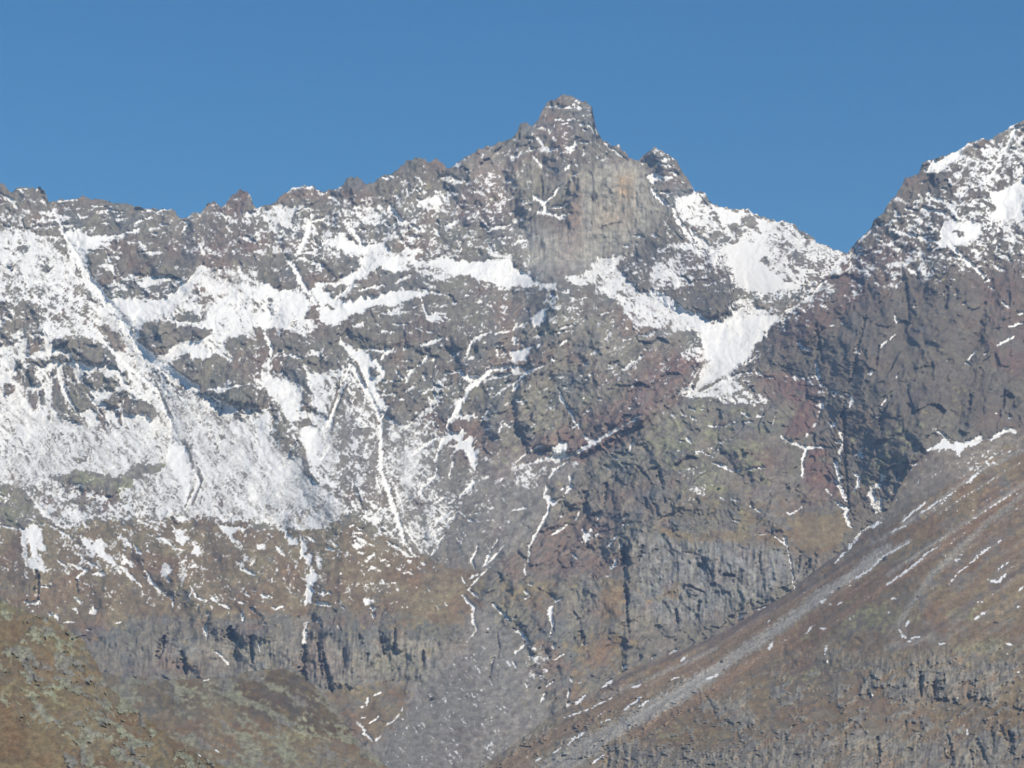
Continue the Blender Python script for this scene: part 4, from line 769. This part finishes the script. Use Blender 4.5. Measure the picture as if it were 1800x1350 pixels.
def relief_of(Zd, rocky, sfac):
    r = 1 - np.clip(np.maximum(np.maximum(Zd['grass'] * 1.1, Zd['scree'] * 1.0), Zd['green'] * .4), 0, 1)
    r = np.clip(r * 1.4, 0, 1) * rocky
    R = r * (6 * fc1 + 4.5 * fc2 + 2.2 * fc3) + (8 * rn1 * sfac + (3 + 8 * r) * rn2 + (.6 + 5.5 * r) * rn3 + (.3 + 2.4 * r) * rn4 + r * (1 - .6 * Zd['flute']) * 2.2 * led2 + Zd['flute'] * 3.4 * flt)
    for dpt, w, s in CRACKS:
        sl, m = stroke_mask(pts_of(s), w, 1.2)
        R[sl] -= dpt * m
    return R.astype(F)
REL_T = relief_of(ZT, 1.0, .6)
for h, fe, s in [(12, 5, '1376,1137 1470,1130 1480,1165 1400,1165'), (14, 5, '1618,1182 1740,1178 1760,1225 1640,1228'), (10, 5, '1238,1222 1310,1232 1345,1285 1270,1265'), (18, 6, '1085,1302 1230,1330 1250,1500 1080,1500'),
                 (10, 4, '1672,1322 1710,1318 1712,1500 1674,1500'), (14, 5, '1545,1300 1610,1300 1612,1500 1545,1500'), (12, 5, '1530,1165 1610,1160 1600,1210 1535,1205')]:
    sl, m = poly_mask(pts_of(s), fe); REL_T[sl] += h * m
dstripe = fbm((GU * .83 + GV * .55) / 150, (GV * .83 - GU * .55) / 6.0 * -1, 401, 4, .65)
dstripe = fbm((GU * .83 - GV * .56) / 190, (GV * .83 + GU * .56) / 10.0, 401, 4, .7)
upper_t = 1 - sstep(0, 60, (GV - 1130) * 1.0 + (GU - 1500) * .1)
REL_T += 2.2 * dstripe * upper_t
REL_K = relief_of(ZK_, 1.5, 1.6); REL_S = relief_of(ZS, .7, .5)
OUT_K = sstep(-.30, -.10, MOS_K + .25 * nf - 3.2 * np.clip(ZK_['grass'] - .62, 0, 1) / .25) ; OUT_S = sstep(.15, .5, MOS_S + .3 * nf); OUT_T = sstep(.18, .42, MOS_T + .25 * nf + 1.2 * ZT['flute'] - .5) * (1 - upper_t)
REL_K += OUT_K * (6 + 8 * fc2 + 4 * fc3 + 3 * rn4) + 5 * rn3; REL_S += OUT_S * (5 + 6 * fc2 + 3 * fc3 + 2 * rn4); REL_T += OUT_T * (9 + 9 * fc2 + 3.5 * fc3 + 2 * rn4 + 3 * flt)
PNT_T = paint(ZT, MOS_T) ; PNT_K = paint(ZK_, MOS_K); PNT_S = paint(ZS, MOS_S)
rk = lerp(np.zeros_like(PNT) + c3(.225, .23, .165), c3(.185, .18, .16), sstep(-.8, .9, tone_b)); rk = lerp(rk, c3(.28, .28, .19), sstep(.3, 1.4, tone_c) * .6)
rk = rk * np.clip(1 + .16 * nf + .14 * nff, .45, 1.6)[..., None]
PNT_K = PNT_K * c3(.97, .92, .80); PNT_S = PNT_S * c3(.93, .88, .80); PNT_S = PNT_S * (1 - .3 * np.clip(ZS['dark'] * 2, 0, 1))[..., None]; PNT_K = lerp(PNT_K, rk, OUT_K * .9); PNT_S = lerp(PNT_S, rk * .92, OUT_S * .8)  # left slope: darker vegetation, with shade of its turned-away hump painted into colour
rt = lerp(np.zeros_like(PNT) + c3(.19, .182, .162), c3(.235, .22, .185), sstep(-.8, .9, tone_c)) * np.clip(1 + .16 * nf + .14 * nff + .16 * np.clip(unit(flt), -2, 2), .4, 1.6)[..., None]
PNT_T = PNT_T * c3(1.08, 1.0, .90)
PNT_T = lerp(PNT_T, rt, OUT_T * .85)
PNT_T = lerp(PNT_T, c3(.25, .232, .20), np.clip(sstep(.1, .5, dstripe) * upper_t, 0, 1) * .4)
PNT_T = PNT_T * (1 + .30 * dstripe * upper_t)[..., None]
#PNT_K = lerp(PNT_K, c3(.20, .205, .12), sstep(.0, .5, fbm(GU / 20, GV / 13, 411, 4, .65)) * .5 * (1 - sstep(.6, .8, ZK_['grass'])))
STREAKS = [   # scree runs and grass ribbons on the right-hand slope: width, strength, colour, line
 (24, .8, (.215, .155, .10), '1560,962 1480,1003 1400,1055 1330,1098 1250,1146 1150,1203 1060,1246 960,1300 880,1350'),
 (22, .9, (.225, .15, .09), '1560,1010 1480,1050 1400,1112 1330,1160 1250,1212 1180,1255 1110,1290'),
 (13, .8, (.215, .14, .085), '1740,900 1680,945 1600,1000 1520,1055 1440,1110'), (10, .7, (.22, .15, .09), '1800,960 1740,1000 1700,1040 1640,1090'),
 (12, 1, (.33, .31, .275), '1562,960 1535,975 1500,1010 1450,1040'), (17, 1, (.34, .32, .285), '1450,1040 1390,1088 1345,1120 1290,1155 1240,1190'), (24, 1, (.33, .312, .28), '1240,1190 1180,1228 1100,1272 1040,1308'), (38, .9, (.30, .285, .255), '1040,1308 980,1345 920,1390'),
 (5, .9, (.36, .34, .30), '1600,950 1560,972 1520,1000'), (8, .7, (.30, .28, .24), '1800,868 1740,915 1690,960 1640,1010 1610,1050 1580,1095'), (5, .7, (.31, .29, .26), '1800,790 1720,830 1650,880 1580,930 1530,958'), (12, .6, (.29, .27, .235), '1640,1120 1600,1130 1560,1140'),
 (5, .6, (.30, .28, .25), '1800,850 1700,915 1620,970 1560,1010'), (7, .8, (.13, .105, .09), '1510,950 1440,1000 1340,1075 1250,1125 1130,1175 1060,1210'), (6, .7, (.14, .115, .10), '1530,960 1440,1020 1330,1090 1200,1165'), (5, .6, (.30, .285, .26), '1260,1140 1160,1185 1060,1225'),
 (9, .5, (.15, .13, .115), '1800,1000 1720,1050 1660,1100 1600,1120'), (8, .5, (.16, .14, .12), '1800,920 1700,985 1640,1030')]
ud = unit(dstripe)
for w, st_, col, s in STREAKS:
    sl, m = stroke_mask(pts_of(s), w, 2.5, False)
    m = np.clip(m * st_ * (1 + .2 * nff[sl]), 0, 1)
    PNT_T[sl] = PNT_T[sl] * (1 - m[..., None]) + c3(*col) * (1 + .14 * nff[sl] + .12 * ud[sl])[..., None] * m[..., None]
SNOW_T = SNOW.copy()
SNOW_T = np.where(SNOW_T > .6, SNOW_T, np.minimum(SNOW_T, .26))
NT = unit(unit(n_fin) + unit(dstripe) * .8 + unit(n_mid) * .4)
SFT = SNOW_T + .17 * NT
SNOWT = sstep(.42, .62, SFT)
SNOWK = np.zeros_like(SNOW) + sstep(.62, .7, SNOW * .8 * (GU > 330) + 0.0)

# ------------------------------------------------------------------ materials
def ground_material(name, grain=.35, scale=.5):
    m = bpy.data.materials.new(name); m.use_nodes = True
    nt = m.node_tree; N = nt.nodes; L = nt.links
    b = N['Principled BSDF']
    b.inputs['Specular IOR Level'].default_value = .12
    a = N.new('ShaderNodeAttribute'); a.attribute_name = 'cover'
    s = N.new('ShaderNodeAttribute'); s.attribute_name = 'snow'
    tc = N.new('ShaderNodeTexCoord')
    n1 = N.new('ShaderNodeTexNoise'); n1.inputs['Scale'].default_value = scale; n1.inputs['Detail'].default_value = 4; n1.inputs['Roughness'].default_value = .7
    n2 = N.new('ShaderNodeTexNoise'); n2.inputs['Scale'].default_value = scale * .12; n2.inputs['Detail'].default_value = 6; n2.inputs['Roughness'].default_value = .7
    L.new(tc.outputs['Object'], n1.inputs['Vector']); L.new(tc.outputs['Object'], n2.inputs['Vector'])
    mr = N.new('ShaderNodeMapRange'); mr.inputs[1].default_value = .3; mr.inputs[2].default_value = .7; mr.inputs[3].default_value = 1 - grain; mr.inputs[4].default_value = 1 + grain
    L.new(n1.outputs['Fac'], mr.inputs[0])
    mr2 = N.new('ShaderNodeMapRange'); mr2.inputs[1].default_value = .3; mr2.inputs[2].default_value = .7; mr2.inputs[3].default_value = .82; mr2.inputs[4].default_value = 1.18
    L.new(n2.outputs['Fac'], mr2.inputs[0])
    mu = N.new('ShaderNodeMath'); mu.operation = 'MULTIPLY'; L.new(mr.outputs[0], mu.inputs[0]); L.new(mr2.outputs[0], mu.inputs[1])
    vm = N.new('ShaderNodeVectorMath'); vm.operation = 'SCALE'; L.new(a.outputs['Color'], vm.inputs[0]); L.new(mu.outputs[0], vm.inputs['Scale'])
    # patchy edge of the snow
    ad = N.new('ShaderNodeMath'); ad.operation = 'MULTIPLY_ADD'; L.new(n1.outputs['Fac'], ad.inputs[0]); ad.inputs[1].default_value = .5; ad.inputs[2].default_value = -.25
    a2 = N.new('ShaderNodeMath'); a2.operation = 'ADD'; L.new(s.outputs['Fac'], a2.inputs[0]); L.new(ad.outputs[0], a2.inputs[1])
    ms = N.new('ShaderNodeMapRange'); ms.interpolation_type = 'SMOOTHSTEP'; ms.inputs[1].default_value = .18; ms.inputs[2].default_value = .82; L.new(a2.outputs[0], ms.inputs[0])
    mix = N.new('ShaderNodeMix'); mix.data_type = 'RGBA'
    L.new(ms.outputs[0], mix.inputs['Factor']); L.new(vm.outputs[0], mix.inputs['A']); mix.inputs['B'].default_value = (.78, .79, .80, 1)
    L.new(mix.outputs['Result'], b.inputs['Base Color'])
    b.inputs['Roughness'].default_value = .9
    bp = N.new('ShaderNodeBump'); bp.inputs['Strength'].default_value = .35; bp.inputs['Distance'].default_value = 1.2
    L.new(n1.outputs['Fac'], bp.inputs['Height']); L.new(bp.outputs[0], b.inputs['Normal'])
    return m
MAT = ground_material('mountain_rock_and_snow')
MAT_NEAR = ground_material('hillside_grass_and_rock', .35, .8)

# ------------------------------------------------------------------ building terrain sheets
cP, sP = math.cos(PITCH), math.sin(PITCH)
def place(u, v, Y):
    xn = (u - 900) / 900 * HALF; yn = (675 - v) / 900 * HALF
    fy = cP - yn * sP; fz = sP + yn * cP
    t = Y / fy
    return np.stack([xn * t, Y, CAMZ + fz * t], -1)
def pinn(u, w, seed):
    r = np.random.RandomState(seed); kn = np.cumsum(w * (.35 + 1.3 * r.rand(int(2600 / w)))) - 300
    return np.interp(u, kn, r.rand(len(kn)) * 2 - 1)
def terrain(name, top, bottom, yfun, rel, rel_scale, paintmap, snowmap, mat, u_range, step=1.6, jag=1.8, foot=True, base_blend=None, back=1.0):
    tp = np.array(pts_of(top)); us = np.arange(u_range[0], u_range[1] + .1, step)
    tv = np.interp(us, tp[:, 0], tp[:, 1])
    tv = tv - jag * (1.5 * pinn(us, 4.0, 1) + 1.3 * pinn(us, 9.5, 2)) + jag * .6 * fbm(us.astype(F) / 16, np.zeros(len(us), F) + .77, 511, 2, .6)
    bp_ = np.array(pts_of(bottom)); bv = np.maximum(np.interp(us, bp_[:, 0], bp_[:, 1]), tv + 2)
    nr = int(min(np.max(np.minimum(bv, 1362) - tv), 1300) / step) + 2
    s = np.linspace(0, 1, nr)[:, None]
    bvis = np.minimum(bv, 1362)
    bvis = np.maximum(bvis, tv + 2)
    Vv = tv[None] + (bvis - tv)[None] * s
    Uu = np.repeat(us[None], nr, 0)
    Y = yfun(Uu, Vv) - rel_scale * bil(rel, Uu, Vv)
    if base_blend is not None:
        Yb = base_blend(Uu, Vv) - rel_scale * bil(REL, Uu, Vv) - 2
        bpp = bp_
        dist = np.full(Uu.shape, 1e9)
        for i in range(len(bpp) - 1):
            dist = np.minimum(dist, seg_dist(Uu, Vv, *bpp[i], *bpp[i + 1])[0])
        k = sstep(170, 0, dist)
        Y = Y * (1 - k) + Yb * k
    P = place(Uu, Vv, Y)
    C = bil(paintmap, Uu, Vv); S = bil(snowmap, Uu, Vv)
    # far side of the crest
    ridge = P[0]; backs = []
    n = fbm(us.astype(F) / 30, np.zeros(len(us), F), 521, 3, .6)
    for d, dz in ((700, -620), (420, -380), (220, -190), (110, -95), (50, -42), (20, -15), (6, -3)):
        q = ridge.copy(); q[:, 1] += d * back * (1 + .25 * n); q[:, 2] += dz * back * (1 + .3 * n)
        backs.append(q)
    rows = [np.array(backs), P]
    Cr = [np.repeat(C[:1], 7, 0), C]; Sr = [np.repeat(S[:1], 7, 0) * 0 + .3, S]
    if foot:      # lower skirt down into the valley floor
        ext = []
        for k in range(1, 9):
            f = k / 8
            vv = bvis + (1650 - bvis) * f
            ext.append(place(us, vv, Y[-1] * (1 - .13 * f)))
        rows.append(np.array(ext)); Cr.append(np.repeat(C[-1:], 8, 0)); Sr.append(np.repeat(S[-1:] * 0, 8, 0))
    P = np.concatenate(rows); C = np.concatenate(Cr); S = np.concatenate(Sr)
    R_, N_ = P.shape[:2]
    me = bpy.data.meshes.new(name)
    me.vertices.add(R_ * N_); me.vertices.foreach_set('co', P.reshape(-1).astype(F))
    i = np.arange(R_ * N_).reshape(R_, N_)
    q = np.stack([i[1:, :-1], i[1:, 1:], i[:-1, 1:], i[:-1, :-1]], -1).reshape(-1, 4)
    nf = len(q)
    me.loops.add(nf * 4); me.loops.foreach_set('vertex_index', q.reshape(-1).astype(np.int32))
    me.polygons.add(nf); me.polygons.foreach_set('loop_start', (np.arange(nf) * 4).astype(np.int32))
    me.polygons.foreach_set('use_smooth', np.ones(nf, bool))
    at = me.attributes.new('cover', 'FLOAT_COLOR', 'POINT')
    at.data.foreach_set('color', np.concatenate([np.clip(C, 0, 1).reshape(-1, 3), np.ones((R_ * N_, 1))], 1).reshape(-1).astype(F))
    at = me.attributes.new('snow', 'FLOAT', 'POINT'); at.data.foreach_set('value', S.reshape(-1).astype(F))
    me.update(); me.validate()
    me.materials.append(mat)
    o = bpy.data.objects.new(name, me); SC.collection.objects.link(o)
    o['kind'] = 'structure'
    return o

SIDE_TOP = '1085,300 1100,292 1125,280 1135,272 1145,262 1151,256 1160,265 1175,273 1188,278 1200,300 1212,320 1219,335 1228,336 1240,342 1250,355 1262,362 1290,368 1315,367 1328,378 1350,385 1375,388 1392,392 1405,405 1420,412 1440,428 1465,435 1478,442 1487,445 1520,470 1580,500'
MAIN_TOP = '-150,318 -60,320 0,322 8,328 20,340 28,332 45,332 60,330 72,329 78,336 85,355 92,357 100,353 120,350 150,346 175,349 200,355 215,354 232,360 250,365 262,366 285,368 305,368 312,378 318,385 325,381 340,373 352,374 360,366 365,358 378,355 388,364 400,354 408,342 420,336 432,337 440,345 446,362 455,364 470,362 485,352 500,340 515,331 535,326 548,326 556,334 568,338 580,332 600,328 608,318 618,310 630,310 640,320 655,320 668,312 690,306 697,297 715,285 735,274 745,278 752,285 768,279 775,285 785,296 795,292 810,282 830,267 850,257 870,254 885,246 900,244 908,232 914,218 925,215 934,221 945,212 953,192 965,180 980,170 992,167 1008,171 1020,177 1030,178 1040,188 1044,205 1046,218 1050,232 1060,247 1075,257 1088,255 1095,265 1105,277 1118,283 1135,310 1150,345 1165,368 1180,375 1188,398 1210,425 1230,436 1250,445 1262,440 1270,450 1280,475 1287,505 1298,518 1310,520 1322,515 1350,513 1380,508 1405,503 1430,495 1460,500 1520,540 1800,640 1950,660'
RIGHT_TOP = '1262,678 1270,672 1285,660 1305,640 1330,610 1352,580 1380,555 1400,540 1425,520 1440,500 1455,480 1478,460 1490,447 1500,430 1505,425 1520,412 1532,400 1536,388 1545,382 1553,375 1560,358 1575,345 1583,330 1592,311 1600,310 1610,310 1615,305 1622,287 1628,282 1640,279 1665,273 1690,262 1705,250 1720,246 1745,244 1752,238 1765,228 1785,218 1800,208 1830,198 1860,190 1950,150'
RIGHT_BOT = '1262,680 1300,672 1350,700 1400,745 1440,800 1480,860 1520,920 1560,960 1950,1010'
TALUS_TOP = '830,1372 840,1350 900,1310 960,1265 1010,1230 1060,1205 1090,1185 1120,1170 1180,1150 1230,1130 1280,1105 1340,1070 1390,1040 1430,1005 1470,975 1505,945 1530,925 1555,905 1575,870 1590,840 1605,820 1625,800 1640,785 1655,772 1700,778 1740,772 1770,760 1785,755 1800,745 1860,715 1950,675'
SLOPE_TOP = '-150,1180 100,1180 175,1180 230,1190 300,1195 400,1190 450,1178 515,1175 530,1185 550,1205 570,1225 590,1250 620,1290 650,1320 680,1350 700,1372'
KNOLL_TOP = '-150,1035 -60,1045 0,1056 20,1066 40,1075 80,1085 110,1100 140,1120 155,1140 170,1165 178,1185 190,1205 215,1225 240,1245 270,1272 300,1298 350,1328 420,1358 440,1372'
terrain('ridge', SIDE_TOP, '1085,560 1580,560', SIDE_Y, REL, .85, PNT, SNOWF, MAT, (1085, 1580), jag=1.6, foot=False)
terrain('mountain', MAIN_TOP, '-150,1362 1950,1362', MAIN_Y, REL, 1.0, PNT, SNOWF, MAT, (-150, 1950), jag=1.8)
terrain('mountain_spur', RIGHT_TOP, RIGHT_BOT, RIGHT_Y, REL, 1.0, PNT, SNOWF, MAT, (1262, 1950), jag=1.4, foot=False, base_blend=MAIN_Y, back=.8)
terrain('slope', TALUS_TOP, '830,1362 1950,1362', TALUS_Y, REL_T, .55, PNT_T, SNOWT, MAT, (830, 1950), jag=.8, back=.18)
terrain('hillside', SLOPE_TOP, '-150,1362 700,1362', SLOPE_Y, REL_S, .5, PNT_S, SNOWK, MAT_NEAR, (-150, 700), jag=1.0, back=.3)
terrain('hill', KNOLL_TOP, '-150,1362 440,1362', KNOLL_Y, REL_K, .45, PNT_K, SNOWK * 0, MAT_NEAR, (-150, 440), jag=2.0, back=.25)

# ------------------------------------------------------------------ valley floor, one sheet out past the range
def valley():
    me = bpy.data.meshes.new('ground')
    bm = bmesh.new()
    xs = np.linspace(-9000, 9000, 91); ys = np.linspace(-6000, 13000, 96)
    gx, gy = np.meshgrid(xs.astype(F), ys.astype(F))
    z = fbm(gx / 900, gy / 900, 601, 4, .5) * 14 * sstep(60, 900, np.hypot(gx, gy))
    z = z - 8 * sstep(60, 900, np.hypot(gx, gy))
    vs = [[bm.verts.new((gx[j, i], gy[j, i], z[j, i])) for i in range(len(xs))] for j in range(len(ys))]
    for j in range(len(ys) - 1):
        for i in range(len(xs) - 1):
            bm.faces.new((vs[j][i], vs[j][i + 1], vs[j + 1][i + 1], vs[j + 1][i]))
    for f in bm.faces: f.smooth = True
    bm.to_mesh(me); bm.free()
    m = bpy.data.materials.new('valley_grass'); m.use_nodes = True
    N = m.node_tree.nodes; L = m.node_tree.links; b = N['Principled BSDF']; b.inputs['Roughness'].default_value = .95; b.inputs['Specular IOR Level'].default_value = .1
    tc = N.new('ShaderNodeTexCoord'); t = N.new('ShaderNodeTexNoise'); t.inputs['Scale'].default_value = .01; t.inputs['Detail'].default_value = 12; t.inputs['Roughness'].default_value = .65
    L.new(tc.outputs['Object'], t.inputs['Vector'])
    r = N.new('ShaderNodeValToRGB'); r.color_ramp.elements[0].position = .38; r.color_ramp.elements[1].position = .62
    r.color_ramp.elements[0].color = (.09, .085, .04, 1); r.color_ramp.elements[1].color = (.16, .105, .055, 1)
    L.new(t.outputs['Fac'], r.inputs[0]); L.new(r.outputs[0], b.inputs['Base Color'])
    me.materials.append(m)
    o = bpy.data.objects.new('ground', me); SC.collection.objects.link(o); o['kind'] = 'structure'
valley()

# ------------------------------------------------------------------ lone boulders on the slopes
def boulder_material():
    m = bpy.data.materials.new('boulder_rock'); m.use_nodes = True
    N = m.node_tree.nodes; L = m.node_tree.links; b = N['Principled BSDF']; b.inputs['Roughness'].default_value = .9; b.inputs['Specular IOR Level'].default_value = .15
    tc = N.new('ShaderNodeTexCoord'); t = N.new('ShaderNodeTexNoise'); t.inputs['Scale'].default_value = .5; t.inputs['Detail'].default_value = 8; t.inputs['Roughness'].default_value = .7
    L.new(tc.outputs['Object'], t.inputs['Vector'])
    r = N.new('ShaderNodeValToRGB'); r.color_ramp.elements[0].position = .35; r.color_ramp.elements[1].position = .65
    r.color_ramp.elements[0].color = (.07, .068, .065, 1); r.color_ramp.elements[1].color = (.17, .16, .145, 1)
    L.new(t.outputs['Fac'], r.inputs[0]); L.new(r.outputs[0], b.inputs['Base Color'])
    return m
BM_ = boulder_material()
def boulder(u, v, w, h, label, yf, rel, rs, seed, below=0):
    Yv = float(yf(np.array([u]), np.array([v]))[0] - rs * bil(rel, np.array([u], F), np.array([v], F))[0])
    p = place(np.array([u]), np.array([v]), np.array([Yv]))[0]
    k = Yv * HALF / 900
    rw, rh = w * k / 2, h * k / 2
    rng = random.Random(seed)
    bm = bmesh.new(); bmesh.ops.create_icosphere(bm, subdivisions=3, radius=1)
    planes = [(Vector((rng.uniform(-1, 1), rng.uniform(-1, 1), rng.uniform(-.6, 1))).normalized(), rng.uniform(.62, .85)) for _ in range(9)]
    for q in bm.verts:
        c = q.co
        for nrm, dd in planes:
            e = c.dot(nrm) - dd
            if e > 0: c -= nrm * e
        n_ = .06 * math.sin(c.x * 9 + seed) * math.cos(c.y * 8 + c.z * 7)
        q.co = Vector((c.x * rw * 1.15 * (1 + n_), c.y * rw * 1.0, c.z * rh * 1.25 * (1 + n_)))
    me = bpy.data.meshes.new('boulder'); bm.to_mesh(me); bm.free(); me.materials.append(BM_)
    o = bpy.data.objects.new('boulder', me); SC.collection.objects.link(o)
    o.location = (p[0], p[1] - rw * .1, p[2] + rh * .35)
    o['label'] = label; o['category'] = 'boulder'; o['group'] = 'lone boulders on the mountain slopes'
for a in [
    (1252, 1162, 5, 6, 'small dark boulder on brown grass above the pale scree streak, left of a pair', TALUS_Y, REL_T, .55, 1),
    (1269, 1165, 6, 7, 'small dark boulder at the edge of the pale scree streak, right of a pair', TALUS_Y, REL_T, .55, 2),
    (1272, 1178, 4, 4, 'tiny boulder lying inside the pale scree streak', TALUS_Y, REL_T, .55, 3),
    (1558, 983, 12, 8, 'wide dark boulder beside the pale track at the top of the scree streak', TALUS_Y, REL_T, .55, 4),
    (1476, 1035, 7, 5, 'dark boulder on brown grass right of the pale scree streak', TALUS_Y, REL_T, .55, 5),
    (1613, 1050, 5, 5, 'small boulder on the grey upper talus at right', TALUS_Y, REL_T, .55, 6),
    (1697, 1245, 6, 6, 'rounded boulder on rust grass above the lower right cliffs', TALUS_Y, REL_T, .55, 7),
    (1770, 1218, 5, 5, 'small dark boulder below the right hand cliff band', TALUS_Y, REL_T, .55, 8),
    (1516, 1247, 5, 5, 'small dark boulder on grass under the left part of the cliff band', TALUS_Y, REL_T, .55, 9),
    (1751, 1095, 8, 5, 'dark boulder on the grey talus beside the right edge', TALUS_Y, REL_T, .55, 10),
    (762, 1229, 12, 7, 'large boulder in the middle of the grey scree fan', MAIN_Y, REL, 1.0, 11),
    (857, 1112, 6, 4, 'boulder high on the scree fan below the narrow gully', MAIN_Y, REL, 1.0, 12),
]:
    boulder(*a)

# ------------------------------------------------------------------ the air
bm = bmesh.new(); bmesh.ops.create_cube(bm, size=1)
me = bpy.data.meshes.new('haze'); bm.to_mesh(me); bm.free()
hz = bpy.data.objects.new('haze', me); SC.collection.objects.link(hz)
ZB, ZT_ = -40.0, 2250.0
hz.scale = (18400, 19400, ZT_ - ZB); hz.location = (0, 3500, (ZT_ + ZB) / 2)
hm = bpy.data.materials.new('haze'); hm.use_nodes = True
hn = hm.node_tree; hn.nodes.clear()
ho = hn.nodes.new('ShaderNodeOutputMaterial'); pv = hn.nodes.new('ShaderNodeVolumePrincipled')
pv.inputs['Color'].default_value = (.42, .62, 1, 1); pv.inputs['Density'].default_value = 6.5e-5; pv.inputs['Anisotropy'].default_value = 0.0
pv.inputs['Absorption Color'].default_value = (1, 1, 1, 1)
hn.links.new(pv.outputs[0], ho.inputs['Volume'])
me.materials.append(hm)
hz['kind'] = 'stuff'
